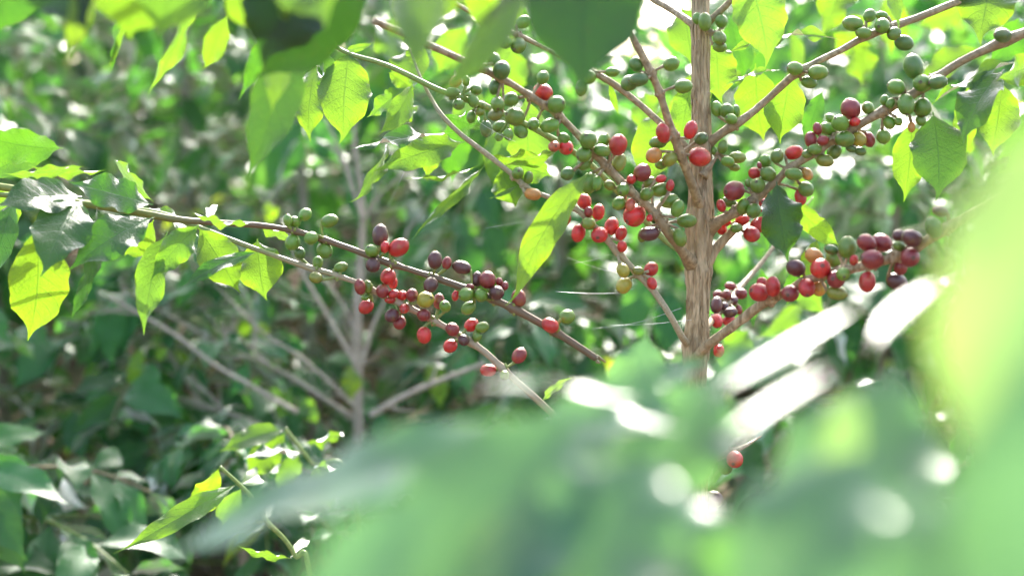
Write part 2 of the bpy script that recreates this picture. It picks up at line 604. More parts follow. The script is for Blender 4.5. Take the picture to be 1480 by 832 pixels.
# ------------------------------------------------------------------ cherries
def cherry_mesh(name, asp, seed):
    """Unit-radius cherry, z from stalk (-) to crown disc (+)."""
    V, U, F = [], [], []
    prf = []
    R = 12
    for i in range(R + 1):
        th = math.pi * i / R
        r = math.sin(th) ** .92
        z = -math.cos(th) * asp
        prf.append((r, z, i / R * .9))
    prf = prf[:-1]
    prf += [(.22, asp * .985, .93), (.20, asp * 1.03, .95), (.13, asp * 1.02, .97), (.10, asp * .96, .98), (.0, asp * .95, 1.0)]
    seg = 18
    for (r, z, u) in prf:
        for k in range(seg):
            a = 2 * math.pi * k / seg
            q = 1 + .05 * noise.noise(Vector((math.cos(a), math.sin(a), z)) * 1.3 + Vector((seed * 7, 0, 0)))
            V.append((r * math.cos(a) * q, r * math.sin(a) * q * .95, z))
            U.append((u, k / seg))
    n = len(prf)
    for i in range(n - 1):
        for k in range(seg):
            a = i * seg + k
            b = i * seg + (k + 1) % seg
            F.append((a, b, b + seg, a + seg))
    return mesh_from(name, V, F, M_CHERRY, U)


CHM = [cherry_mesh('cherry', a, i) for i, a in enumerate((1.05, 1.14, 1.24, 1.36))]
CCOL = {'G': (0.11, 0.25, 0.022), 'F': (0.06, 0.16, 0.025), 'Y': (0.34, 0.33, 0.03), 'E': (0.18, 0.25, 0.03), 'O': (0.50, 0.26, 0.06),
        'R': (0.47, 0.016, 0.018), 'P': (0.55, 0.13, 0.08), 'M': (0.21, 0.018, 0.024), 'D': (0.075, 0.016, 0.022)}
CLAB = {'G': 'green unripe coffee cherry', 'F': 'dark green unripe coffee cherry', 'Y': 'yellow ripening coffee cherry', 'E': 'yellow-green ripening coffee cherry',
        'O': 'orange-tan ripening coffee cherry', 'R': 'bright red ripe coffee cherry', 'P': 'pale pinkish red coffee cherry', 'M': 'maroon ripe coffee cherry', 'D': 'dark purple overripe coffee cherry'}

CHERRIES = []


def crop(x0, y0, s, rows):
    for r in rows:
        x, y, a, b, c = r[:5]
        CHERRIES.append([x0 + x / s, y0 + y / s, a / s, b / s, c, r[5] if len(r) > 5 else None])


crop(380, 270, 3.619, [
    (130, 175, 25, 38, 'G'), (165, 185, 33, 38, 'G'), (222, 145, 35, 35, 'G'), (348, 178, 48, 38, 'G'), (252, 268, 38, 36, 'G'), (155, 290, 42, 40, 'G'), (322, 333, 48, 42, 'G'), (193, 348, 32, 34, 'F'),
    (287, 395, 28, 34, 'G'), (408, 420, 36, 28, 'G'), (276, 474, 34, 32, 'E'),
    (613, 252, 44, 57, 'D'), (570, 335, 36, 37, 'G'), (638, 315, 24, 32, 'R'), (710, 317, 56, 48, 'R'), (575, 408, 40, 42, 'D'),
    (900, 383, 40, 50, 'D'), (962, 398, 26, 38, 'M'), (1040, 420, 50, 38, 'D'), (878, 512, 46, 40, 'D'),
    (507, 523, 32, 42, 'M'), (548, 523, 27, 40, 'G'), (540, 575, 28, 20, 'G'), (540, 626, 43, 38, 'R'), (655, 470, 42, 42, 'R'), (680, 500, 26, 35, 'R'), (626, 545, 36, 36, 'M'), (685, 560, 30, 25, 'R'),
    (665, 590, 34, 22, 'R'), (728, 568, 28, 28, 'R'), (780, 566, 34, 36, 'M'), (740, 636, 28, 30, 'R'), (675, 672, 40, 36, 'D'), (714, 708, 36, 38, 'M'), (850, 590, 48, 46, 'Y'), (842, 670, 36, 34, 'M'),
    (920, 598, 32, 44, 'M'), (953, 625, 33, 38, 'G'), (843, 775, 40, 45, 'R')])
crop(620, 380, 3.781, [
    (262, 88, 32, 46, 'D'), (320, 92, 48, 48, 'M'), (385, 103, 22, 25, 'M'), (370, 163, 42, 42, 'D'), (490, 192, 44, 50, 'M'), (225, 128, 26, 18, 'M'), (203, 173, 45, 40, 'G'), (284, 176, 38, 38, 'G'),
    (216, 245, 42, 36, 'G'), (145, 178, 22, 30, 'R'), (232, 338, 38, 42, 'R'), (290, 352, 38, 32, 'G'), (128, 362, 38, 40, 'M'), (262, 403, 26, 28, 'G'), (190, 420, 34, 34, 'D'), (117, 452, 40, 38, 'R'),
    (493, 505, 42, 46, 'M'), (325, 585, 46, 38, 'R'), (412, 612, 28, 28, 'G'), (663, 340, 50, 44, 'R'), (755, 293, 48, 42, 'G'), (415, 125, 22, 25, 'M')])
crop(600, 20, 4.16, [
    (242, 408, 38, 42, 'O', 'f'), (307, 405, 25, 32, 'G', 'f'), (367, 457, 36, 34, 'G', 'f'), (225, 475, 45, 35, 'G', 'f'), (350, 525, 35, 42, 'G', 'f'), (263, 545, 38, 36, 'G', 'f'), (338, 620, 32, 40, 'G', 'f'), (388, 588, 32, 28, 'E', 'f'),
    (345, 320, 48, 55, 'F', 'e'), (380, 255, 50, 55, 'F', 'e'), (430, 195, 35, 45, 'F', 'e'), (475, 275, 40, 45, 'F', 'e'), (520, 340, 58, 55, 'F', 'e'), (480, 440, 40, 48, 'F', 'e'),
    (495, 543, 45, 45, 'G', 'e'), (482, 607, 48, 38, 'E', 'e'), (575, 515, 45, 45, 'G', 'e'), (600, 620, 65, 58, 'G', 'e'), (508, 678, 42, 36, 'G', 'f'), (505, 738, 28, 28, 'G', 'f'), (560, 725, 34, 38, 'G', 'f'),
    (635, 705, 45, 42, 'G', 'f'), (710, 665, 38, 40, 'G', 'e'), (810, 672, 62, 45, 'G', 'e'), (425, 690, 38, 50, 'F', 'f'), (768, 385, 40, 42, 'G', 'e'), (770, 470, 62, 55, 'R', 'e'), (850, 545, 55, 55, 'G', 'e'),
    (650, 50, 48, 40, 'G', 'd'), (540, 170, 52, 45, 'G', 'd'), (620, 190, 56, 50, 'G', 'd'), (1185, 350, 46, 32, 'G', 'd'), (1000, 445, 38, 50, 'G', 'd'), (1045, 380, 45, 45, 'G', 'd')])
crop(700, 0, 3.7, [
    (812, 345, 38, 42, 'F', 'c'), (825, 425, 52, 40, 'F', 'c'), (775, 445, 45, 45, 'F', 'c'), (1000, 343, 40, 44, 'G', 'c'), (1065, 462, 50, 40, 'G', 'c'), (1140, 100, 28, 35, 'G', 't'), (1180, 118, 38, 50, 'G', 't'),
    (1268, 115, 36, 35, 'G', 't'), (1258, 205, 42, 38, 'G', 't'), (1258, 250, 40, 32, 'G', 't'), (1243, 583, 32, 42, 'G', 'g'), (1297, 592, 38, 40, 'G', 'g'), (1345, 595, 26, 38, 'G', 'g'), (1320, 637, 34, 32, 'G', 'g'),
    (955, 712, 40, 60, 'R', 'c'), (1103, 695, 38, 54, 'R', 'c'), (1160, 742, 40, 36, 'F', 'c'), (372, 783, 32, 32, 'P', 'f'), (437, 790, 40, 42, 'R', 'f'), (425, 738, 34, 28, 'G', 'e'), (555, 750, 48, 50, 'G', 'e'),
    (640, 750, 34, 38, 'G', 'e'), (715, 775, 52, 58, 'R', 'e'), (630, 805, 45, 35, 'G', 'e')])
crop(900, 130, 3.619, [
    (185, 275, 45, 35, 'G', 'c'), (163, 342, 44, 42, 'O', 'c'), (245, 362, 40, 44, 'E', 'c'), (200, 390, 32, 28, 'G', 'c'), (402, 350, 54, 58, 'R', 'c'), (523, 300, 30, 36, 'G', 't'), (480, 320, 18, 30, 'G', 't'),
    (550, 375, 36, 30, 'G', 't'), (600, 353, 46, 34, 'E', 't'), (585, 405, 38, 22, 'E', 't'), (102, 432, 46, 48, 'M', 'e'), (45, 468, 26, 26, 'R', 'e'), (200, 465, 32, 22, 'R', 'e'), (248, 500, 24, 38, 'R', 'e'),
    (140, 482, 36, 30, 'E', 'e'), (125, 545, 40, 36, 'G', 'e'), (200, 522, 50, 38, 'G', 'e'), (245, 580, 52, 42, 'G', 'e'), (287, 620, 36, 50, 'G', 'e'), (335, 685, 52, 40, 'G', 'e'), (300, 770, 38, 50, 'G', 'e'),
    (62, 655, 62, 60, 'R', 'e'), (40, 600, 28, 35, 'P', 'e'), (140, 670, 20, 18, 'R', 'e'), (140, 752, 56, 40, 'D', 'e'), (105, 760, 28, 40, 'G', 'e'),
    (583, 527, 58, 54, 'M', 'h'), (515, 605, 26, 42, 'R', 'h'), (555, 585, 42, 30, 'G', 'h'), (630, 610, 36, 42, 'G', 'h'), (685, 632, 40, 40, 'G', 'h'), (745, 372, 34, 34, 'G', 'h'), (808, 347, 36, 38, 'G', 'h'),
    (760, 440, 40, 42, 'G', 'h'), (705, 500, 42, 42, 'G', 'h'), (655, 490, 18, 22, 'G', 'h'), (690, 435, 32, 32, 'R', 'h'), (715, 395, 14, 30, 'M', 'h'), (895, 327, 50, 40, 'R', 'h'), (895, 440, 50, 35, 'G', 'h'),
    (958, 518, 42, 40, 'G', 'h'), (930, 560, 32, 42, 'R', 'h'), (965, 440, 30, 35, 'O', 'h'), (745, 570, 24, 28, 'O', 'i'), (720, 600, 40, 40, 'R', 'i'), (760, 620, 30, 40, 'R', 'i'), (625, 680, 36, 28, 'R', 'i'),
    (718, 705, 55, 45, 'R', 'i'), (675, 755, 44, 42, 'R', 'i'), (595, 722, 34, 28, 'G', 'i'), (515, 720, 30, 45, 'R', 'i'), (540, 690, 24, 26, 'R', 'i'), (770, 665, 26, 30, 'R', 'i')])
crop(1080, 120, 3.7, [
    (553, 140, 55, 58, 'M'), (575, 208, 30, 25, 'R'), (445, 188, 28, 24, 'G'), (497, 215, 48, 46, 'G'), (430, 245, 46, 38, 'G'), (375, 245, 26, 34, 'M'), (340, 303, 36, 44, 'M'), (405, 308, 34, 28, 'M'),
    (645, 135, 34, 34, 'G'), (735, 92, 26, 30, 'G'), (765, 110, 25, 30, 'G'), (522, 300, 52, 44, 'G'), (598, 300, 38, 42, 'Y'), (650, 302, 35, 42, 'M'), (728, 286, 40, 40, 'G'), (605, 365, 32, 26, 'F'),
    (555, 350, 28, 22, 'F'), (362, 355, 45, 30, 'G'), (320, 380, 30, 24, 'G'), (465, 365, 40, 44, 'G'), (415, 415, 48, 36, 'E'), (797, 22, 50, 44, 'G'), (850, 115, 50, 60, 'G'), (940, 130, 50, 48, 'G'),
    (760, 212, 38, 34, 'G'), (808, 205, 24, 26, 'G'), (928, 200, 32, 28, 'G'), (878, 235, 22, 32, 'O')])
crop(1080, 0, 3.7, [
    (888, 355, 56, 66, 'F'), (935, 445, 48, 50, 'G'), (1020, 440, 60, 42, 'F'), (565, 128, 54, 42, 'G', 'g'), (655, 85, 36, 34, 'G', 'g'), (720, 85, 34, 25, 'G', 'g'), (722, 138, 42, 46, 'G', 'g'),
    (622, 177, 44, 34, 'G', 'g'), (785, 180, 42, 36, 'G', 'g'), (838, 230, 52, 44, 'F', 'g'), (255, 367, 46, 38, 'G', 'g'), (378, 388, 54, 44, 'G', 'g'), (330, 440, 46, 34, 'G', 'g'), (1365, 190, 50, 42, 'F')])
crop(980, 300, 3.7, [
    (432, 452, 52, 54, 'R'), (508, 422, 42, 54, 'R'), (450, 400, 30, 30, 'R'), (600, 458, 50, 48, 'M'), (688, 428, 48, 52, 'R'), (755, 432, 42, 42, 'O'), (850, 455, 55, 42, 'E'), (845, 382, 50, 52, 'M'),
    (883, 355, 38, 40, 'G'), (762, 325, 56, 58, 'R'), (630, 322, 54, 48, 'D'), (727, 258, 50, 42, 'O'), (832, 272, 44, 48, 'G'), (905, 212, 50, 58, 'G'), (820, 225, 40, 28, 'F'), (1010, 188, 54, 46, 'M'),
    (1090, 187, 58, 52, 'M'), (1038, 275, 66, 54, 'M'), (1185, 150, 40, 35, 'D'), (1250, 162, 58, 50, 'D'), (1240, 265, 55, 60, 'M'), (1190, 320, 40, 45, 'M'), (1012, 396, 46, 56, 'R'), (1170, 395, 60, 50, 'D'),
    (1180, 205, 35, 30, 'G'), (940, 280, 24, 30, 'R'), (1400, 20, 50, 32, 'D', 'j'), (1365, 105, 45, 60, 'F', 'j'),
    (205, 520, 35, 48, 'D', 'k'), (260, 470, 32, 30, 'M', 'k'), (280, 420, 32, 24, 'M', 'k'), (335, 460, 36, 32, 'M', 'k'), (295, 495, 28, 32, 'D', 'k'), (208, 605, 34, 40, 'R', 'k'), (270, 600, 36, 30, 'R', 'k'),
    (280, 560, 44, 30, 'D', 'k'), (325, 545, 20, 28, 'M', 'k'), (218, 765, 32, 36, 'R', 'k'), (215, 470, 30, 30, 'M', 'k'), (245, 530, 30, 30, 'D', 'k')])
crop(880, 480, 2.363, [(430, 433, 30, 30, 'R', 'l'), (398, 455, 30, 28, 'F', 'l'), (362, 568, 30, 28, 'D', 'l')])
crop(660, 200, 3.619, [
    (668, 330, 40, 40, 'R', 'b'), (742, 385, 36, 45, 'R', 'b'), (690, 385, 24, 30, 'M', 'b'), (605, 325, 28, 24, 'M', 'b'), (690, 445, 40, 35, 'E', 'b'), (637, 495, 40, 48, 'R', 'b'), (565, 420, 38, 36, 'R', 'b'),
    (555, 355, 26, 20, 'R', 'b'), (748, 505, 46, 44, 'R', 'b'), (810, 460, 40, 48, 'R', 'b'), (860, 497, 32, 40, 'R', 'b'), (865, 565, 28, 32, 'R', 'b'), (870, 690, 40, 36, 'Y', 'b'), (875, 768, 46, 42, 'Y', 'b'),
    (950, 693, 32, 24, 'E', 'b'), (1018, 682, 40, 44, 'R', 'b'), (1022, 757, 28, 33, 'R', 'b'), (398, 292, 44, 34, 'O', 'b'), (320, 182, 34, 34, 'G', 'b'), (375, 205, 26, 42, 'G', 'b'),
    (580, 185, 36, 36, 'F', 'e'), (695, 232, 46, 56, 'G', 'e'), (735, 235, 30, 50, 'G', 'e'), (850, 125, 38, 54, 'E', 'e'), (665, 135, 40, 35, 'G', 'e'), (665, 85, 42, 42, 'G', 'e'), (800, 245, 28, 30, 'E', 'e'),
    (870, 268, 40, 36, 'G', 'e'), (850, 340, 38, 36, 'G', 'e')])

# ------------------------------------------------------------------ ground
gm = ground_material()
NX = 90
gv, gf = [], []
xs = [math.copysign(abs(u) ** 2.4, u) * 150 for u in np.linspace(-1, 1, NX)]
ys = [math.copysign(abs(u) ** 2.4, u) * 150 for u in np.linspace(-1, 1, NX)]


def gz(x, y):
    return 0.13 * min(4.0, max(0.0, y - .8)) + 0.05 * noise.noise(Vector((x * .9, y * .9, 0))) + .015 * noise.noise(Vector((x * 5, y * 5, 3)))


for y in ys:
    for x in xs:
        gv.append((x, y, gz(x, y)))
for j in range(NX - 1):
    for i in range(NX - 1):
        a = j * NX + i
        gf.append((a, a + 1, a + NX + 1, a + NX))
gme = mesh_from('ground', gv, gf, gm)
go = link(bpy.data.objects.new('ground', gme))
go['kind'] = 'structure'

# fallen leaves lying on the soil
M_DEAD = simple_mat('dead_leaf', (0.26, 0.15, 0.085), .75)
rl = random.Random(4)
V, F = [], []
for i in range(5200):
    x, y = rl.uniform(-2.6, 2.6), rl.uniform(.6, 6.5)
    l, wd, an = rl.uniform(.05, .13), rl.uniform(.02, .045), rl.uniform(0, 6.28)
    ca, sa = math.cos(an), math.sin(an)
    z = gz(x, y) + rl.uniform(.004, .03)
    tilt, c = rl.uniform(-.35, .35), rl.uniform(.1, .5)
    b = len(V)
    for (u, v, h) in ((-1, 0, 0), (-.4, -1, c), (-.4, 0, -.1), (-.4, 1, c), (.35, -.9, c), (.35, 0, 0), (.35, .9, c), (1, 0, .5)):
        lx, ly = u * l / 2, v * wd / 2
        V.append((x + lx * ca - ly * sa, y + lx * sa + ly * ca, z + h * .018 + tilt * lx))
    for f in ((0, 1, 2), (0, 2, 3), (1, 4, 5, 2), (2, 5, 6, 3), (4, 7, 5), (5, 7, 6)):
        F.append(tuple(b + k for k in f))
lo = link(bpy.data.objects.new('leaf_litter', mesh_from('leaf_litter', V, F, M_DEAD, smooth=False)))
lo['kind'] = 'stuff'
lo['label'] = 'brown dead leaves scattered over the soil'

# ------------------------------------------------------------------ main coffee plant
plant = thing('coffee_plant', P(1005, 420, 1.2) * 1.0, 'tan fibrous coffee trunk with branches full of red and green cherries', 'coffee plant')
base = P(1005, 520, 1.19)
WM[plant.name] = Matrix.Translation((base.x, base.y + .01, 0))
plant.matrix_world = WM[plant.name]

TRK = .93
tr = [(P(1016, -260, 1.2), 10), (P(1014, -60, 1.2), 13), (P(1013, 30, 1.2), 14.0), (P(1012, 120, 1.2), 14), (P(1013, 190, 1.2), 15.5), (P(1012, 250, 1.2), 17), (P(1012, 300, 1.2), 19.5), (P(1010, 345, 1.2), 20.5),
      (P(1009, 400, 1.2), 18), (P(1008, 450, 1.2), 17.5), (P(1006, 500, 1.2), 18.5), (P(1003, 620, 1.21), 19), (P(1000, 900, 1.22), 21), (Vector((base.x - .01, base.y + .02, -.05)), 26)]
line = catmull([(p, r * K * 1.2 * TRK) for p, r in tr], 260)
for i, (p, r) in enumerate(line):
    z_ = (CAM.z + .03 - p.z)
    g = 1.0
    for zn in (P(1012, 44, 1.2).z, P(1012, 212, 1.2).z, P(1012, 318, 1.2).z, P(1012, 395, 1.2).z, P(1005, 500, 1.2).z):
        g += .13 * math.exp(-((p.z - zn) / .008) ** 2)
    line[i] = (p, r * g)
mb = MB()
mb.tube(line, 64, 0.07, 1, 0.13, nr=4.6)
# peeling bark strips proud of the stem
rb = random.Random(5)
for i in range(90):
    k = rb.randint(30, 200)
    p, r = line[k]
    a = rb.uniform(-2.9, .1)
    L = rb.randint(5, 14)
    strip = []
    for q in range(L):
        pp, rr = line[min(k + q, 259)]
        off = rr * (1.0 + .10 * (abs(q - L / 2) / (L / 2)) ** 3)
        aa = a + .06 * math.sin(q * .5 + i)
        strip.append((pp + Vector((math.cos(aa), math.sin(aa), 0)) * off, K * 1.2 * (1.4 if 0 < q < L - 1 else .4) * rb.uniform(.7, 1.1)))
    mb.tube(strip, 5, 0.2, i)
trunk = mb.build('trunk', M_TRUNK, Matrix.Translation(base), plant)

BR = {}      # key -> dict(line, px, obj-less MB, mat, parent)


def branch(key, pts, mat, parent, n=70, sides=12, rough=.10, ridges=0.0):
    """pts: (px, py, depth, radius_px)"""
    line = catmull([(P(x, y, d), r * K * d) for x, y, d, r in pts], n)
    pl = catmull([(Vector((x, y, d)), r) for x, y, d, r in pts], n)
    m_ = MB()
    BR[key] = dict(line=line, px=[q[0] for q in pl], pr=[q[1] for q in pl], mb=m_, mat=mat, parent=parent, sides=sides, rough=rough, ridges=ridges, nodes=[], obj=None)
    return BR[key]


branch('a', [(1003, 42, 1.2, 6), (998, 33, 1.2, 5.5), (970, 14, 1.22, 5), (935, -8, 1.24, 5), (880, -60, 1.27, 4.5)], M_BROWN, plant)
branch('r', [(1016, 45, 1.2, 5.5), (1030, 27, 1.19, 5), (1055, 2, 1.18, 4.5), (1090, -45, 1.17, 4)], M_BROWN, plant)
branch('c', [(1021, 340, 1.23, 11), (1016, 318, 1.206, 10), (1006, 282, 1.184, 7.2), (983, 222, 1.16, 6.2), (967, 178, 1.15, 6), (951, 128, 1.14, 5), (928, 80, 1.13, 5.5), (909, 42, 1.12, 4), (890, -10, 1.1, 4)], M_BROWN, plant)
branch('d', [(1012, 240, 1.2, 7), (993, 215, 1.205, 6), (955, 178, 1.21, 5), (915, 143, 1.22, 4.6), (876, 115, 1.22, 5), (822, 88, 1.23, 2.6), (768, 60, 1.23, 3.4), (719, 38, 1.22, 3.4), (650, 0, 1.2, 3), (600, -40, 1.2, 3)], M_BROWN, plant)
branch('e', [(1014, 404, 1.215, 13), (1002, 384, 1.197, 12), (985, 362, 1.172, 7), (967, 338, 1.16, 7), (945, 307, 1.15, 6.2), (925, 288, 1.145, 6), (893, 258, 1.14, 6), (855, 217, 1.13, 5.2), (811, 170, 1.12, 5), (775, 145, 1.11, 4.8), (727, 115, 1.09, 4.6), (648, 78, 1.06, 5), (607, 60, 1.05, 5.2), (540, 30, 1.03, 5)], M_BROWN, plant, 110)
branch('f', [(1003, 372, 1.2, 6), (960, 345, 1.23, 5), (905, 290, 1.24, 4.6), (850, 235, 1.23, 4.5), (783, 192, 1.2, 4.4), (735, 168, 1.19, 4), (691, 150, 1.18, 4.2), (650, 136, 1.17, 4), (625, 126, 1.17, 4.2), (560, 95, 1.17, 3.6), (505, 78, 1.18, 3.2), (472, 58, 1.18, 2.6), (440, 30, 1.18, 2)], M_GREENSTEM, plant, 110)
branch('b', [(995, 498, 1.2, 6), (986, 487, 1.18, 5), (968, 455, 1.17, 4.6), (945, 421, 1.17, 4.8), (917, 391, 1.17, 4.4), (881, 351, 1.17, 4.8), (850, 318, 1.17, 4), (826, 299, 1.17, 3.8), (765, 273, 1.17, 3.4), (738, 250, 1.17, 3.6), (705, 224, 1.17, 4.0), (667, 195, 1.17, 3.6), (640, 168, 1.17, 3.2), (622, 140, 1.18, 2.6), (606, 108, 1.18, 2.2), (592, 70, 1.19, 1.4)], M_STRAW, plant, 110)
branch('g', [(1010, 226, 1.212, 13), (1033, 200, 1.195, 6.6), (1080, 168, 1.19, 5.6), (1113, 140, 1.19, 5), (1145, 111, 1.18, 5.6), (1180, 90, 1.18, 4.8), (1215, 73, 1.18, 4.6), (1256, 51, 1.18, 5), (1323, 27, 1.19, 5.2), (1404, -4, 1.2, 5.4), (1470, -20, 1.2, 5)], M_BROWN, plant)
branch('h', [(1002, 350, 1.222, 15), (1018, 338, 1.206, 14), (1036, 322, 1.19, 8.5), (1063, 306, 1.18, 6.8), (1110, 272, 1.17, 5.4), (1142, 243, 1.16, 5.6), (1180, 220, 1.15, 5.8), (1207, 200, 1.15, 6), (1260, 170, 1.14, 6), (1312, 141, 1.13, 6.4), (1360, 108, 1.12, 6), (1399, 84, 1.11, 6), (1480, 48, 1.09, 7), (1560, 20, 1.07, 7)], M_BROWN, plant, 90)
branch('i', [(1014, 400, 1.2, 9), (1030, 366, 1.2, 7.5), (1048, 345, 1.2, 6.5), (1068, 325, 1.2, 5.5), (1090, 305, 1.21, 4), (1112, 290, 1.22, 3)], M_TRUNK, plant)
branch('j', [(998, 530, 1.21, 10), (1018, 503, 1.18, 7.5), (1055, 474, 1.16, 7), (1099, 441, 1.14, 7), (1131, 425, 1.12, 6.2), (1169, 404, 1.1, 6), (1237, 387, 1.07, 6.4), (1291, 372, 1.05, 6.6), (1335, 350, 1.03, 6.6), (1400, 310, 1.0, 7), (1470, 270, .98, 7)], M_TRUNK, plant, 90, ridges=.1)
branch('k', [(1012, 480, 1.21, 7), (1030, 462, 1.27, 5), (1050, 440, 1.3, 4.5), (1070, 415, 1.34, 4), (1100, 380, 1.38, 3.2), (1135, 335, 1.41, 2), (1175, 285, 1.44, 1)], M_BROWN, plant)
branch('l', [(1003, 690, 1.21, 8), (1025, 668, 1.2, 6), (1050, 655, 1.19, 5), (1075, 645, 1.2, 3), (1100, 630, 1.22, 1)], M_BROWN, plant)
branch('t', [(1016, 255, 1.19, 8), (1030, 235, 1.19, 3), (1040, 222, 1.19, 2)], M_BROWN, plant, 14)
branch('s', [(1016, 35, 1.19, 8), (1025, 45, 1.18, 3), (1032, 52, 1.18, 2)], M_BROWN, plant, 14)

# ------------------------------------------------------------------ left plant: two long branches reaching in
lplant = thing('coffee_plant', Vector((-1.35, 1.25, 0)), 'coffee plant reaching in with leafy green branches, their ends dark with cherries', 'coffee plant')
lt = MB()
lt.tube(catmull([(Vector((-1.35, 1.25, -.05)), .02), (Vector((-1.34, 1.26, .5)), .017), (Vector((-1.36, 1.25, 1.1)), .014), (Vector((-1.33, 1.27, 1.9)), .008)], 60), 20, .06, 2, .08)
lt.build('trunk', M_TRUNK, Matrix.Translation((-1.35, 1.25, 0)), lplant)
branch('B1', [(-760, 190, 1.25, 8), (-300, 235, 1.17, 7), (0, 270, 1.14, 5.4), (60, 283, 1.14, 5.4), (130, 296, 1.14, 5.2), (200, 307, 1.14, 5.4), (255, 317, 1.14, 5.2), (300, 321, 1.15, 4.6), (375, 326, 1.16, 4.4), (430, 335, 1.17, 4.0), (500, 357, 1.17, 4.4),
              (550, 376, 1.17, 4.8), (600, 392, 1.17, 4), (645, 407, 1.17, 5), (700, 427, 1.17, 4.8), (750, 450, 1.17, 5.6), (800, 478, 1.17, 5.4), (838, 502, 1.17, 5.2), (862, 518, 1.17, 5.0)], M_B1, lplant, 150)
branch('B2', [(-740, 215, 1.26, 7), (-300, 262, 1.2, 6), (40, 284, 1.19, 4), (215, 305, 1.19, 3.6), (270, 322, 1.19, 3.6), (330, 345, 1.18, 3.6), (395, 369, 1.18, 3.6), (450, 388, 1.18, 4.4), (480, 396, 1.18, 3.8), (520, 410, 1.18, 3.8), (560, 430, 1.18, 4.2), (612, 455, 1.18, 4.6),
              (660, 482, 1.18, 4.4), (700, 508, 1.18, 5), (740, 545, 1.18, 4.8), (785, 585, 1.18, 5), (860, 660, 1.19, 5), (950, 760, 1.2, 5)], M_B2, lplant, 150)

LAT = {'g': M_BROWN}
BIAS = {'B1': .01, 'B2': .01, 'e': 0, 'f': 0}


def nearest(px, py, keys):
    best = None
    for k in keys:
        b = BR[k]
        for i, q in enumerate(b['px']):
            dd = (q.x - px) ** 2 + (q.y - py) ** 2
            if best is None or dd < best[0]:
                best = (dd, k, i)
    return best


AUTO = ['B1', 'B2', 'h', 'j', 'g']
rc = random.Random(11)
items = []
for (x, y, a, b, c, key) in CHERRIES:
    if key == 't' and y < 80:
        key = 's'
    dd, k, i = nearest(x, y, [key] if key else AUTO)
    items.append(dict(x=x, y=y, a=a, b=b, c=c, k=k, i=i, dd=math.sqrt(dd)))
# fruiting nodes along each branch
for k, b in BR.items():
    mine = sorted([it for it in items if it['k'] == k], key=lambda t: t['i'])
    acc = []
    for it in mine:
        q = b['px'][it['i']]
        if acc and (q - b['px'][acc[-1][0]]).length < 30:
            acc[-1][1].append(it)
        else:
            acc.append([it['i'], [it]])
    for i0, its in acc:
        im = its[len(its) // 2]['i']
        b['nodes'].append(im)
        for it in its:
            it['ni'] = im
for it in items:
    b = BR[it['k']]
    q = b['px'][it['i']]
    r = (it['a'] + it['b']) / 2
    d = q.z
    rm = r * K * d
    if it['dd'] < r * .75 + b['pr'][it['i']]:
        d -= rm * 1.0 + b['pr'][it['i']] * K * d * 1.0
    else:
        d += rc.uniform(-.9, 1.1) * rm
    it['d'], it['r'] = d, r
for _ in range(30):
    for m_ in range(len(items)):
        A = items[m_]
        for n_ in range(m_ + 1, len(items)):
            Bb = items[n_]
            dx, dy = A['x'] - Bb['x'], A['y'] - Bb['y']
            s = (A['r'] + Bb['r']) * .96
            if abs(dx) > s or abs(dy) > s:
                continue
            pd = math.hypot(dx, dy)
            if pd < s:
                need = math.sqrt(s * s - pd * pd) * K * A['d']
                cur = A['d'] - Bb['d']
                if abs(cur) < need:
                    mv = (need - abs(cur)) / 2 * .6
                    sg = 1 if cur > 0 else -1
                    A['d'] += sg * mv
                    Bb['d'] -= sg * mv
for it in items:
    b = BR[it['k']]
    d = it['d']
    C = P(it['x'], it['y'], d)
    nodeP = b['line'][it['ni']][0]
    rm = it['r'] * K * d
    ra, rbb = it['a'] * K * d, it['b'] * K * d
    el = max(it['a'], it['b']) / min(it['a'], it['b'])
    ax = (C - nodeP)
    ax = ax.normalized() if ax.length > 1e-5 else Vector((0, 0, -1))
    # stretch axis follows the outline seen in the photo
    long_img = UPV if it['b'] >= it['a'] else RT
    if ax.dot(long_img) < 0:
        long_img = -long_img
    wgt = min(1.0, (el - 1) * 4)
    ax = (ax * (1 - wgt) + (long_img + ax * .35) * wgt).normalized()
    me = CHM[0 if el < 1.06 else 1 if el < 1.16 else 2 if el < 1.27 else 3]
    asp = (1.0, 1.1, 1.2, 1.32)[0 if el < 1.06 else 1 if el < 1.16 else 2 if el < 1.27 else 3]
    rad = (min(ra, rbb) if el >= 1.06 else rm) * .96
    if el < 1.16:
        ax = (ax + Vector((rc.gauss(0, .35), rc.gauss(-.25, .35), rc.gauss(0, .35)))).normalized()
    qn = ax.to_track_quat('Z', 'Y').to_matrix().to_4x4()
    it['mat'] = Matrix.Translation(C) @ qn @ Matrix.Rotation(rc.uniform(0, 6.28), 4, 'Z') @ Matrix.Scale(rad * 1.02, 4)
    it['me'] = me
    # stalk into the branch mesh
    st = C - ax * (rad * asp * .97)
    if (st - nodeP).length < .035:
        midp = (st + nodeP) / 2 + ax * -.001
        b['mb'].tube(catmull([(nodeP, .0016), (midp, .0011), (st, .0016)], 5), 6, .1, 0)
    else:
        near = b['line'][it['i']][0]
        b['mb'].tube(catmull([(near, .0015), ((near + st) / 2, .001), (st, .0015)], 5), 6, .1, 0)

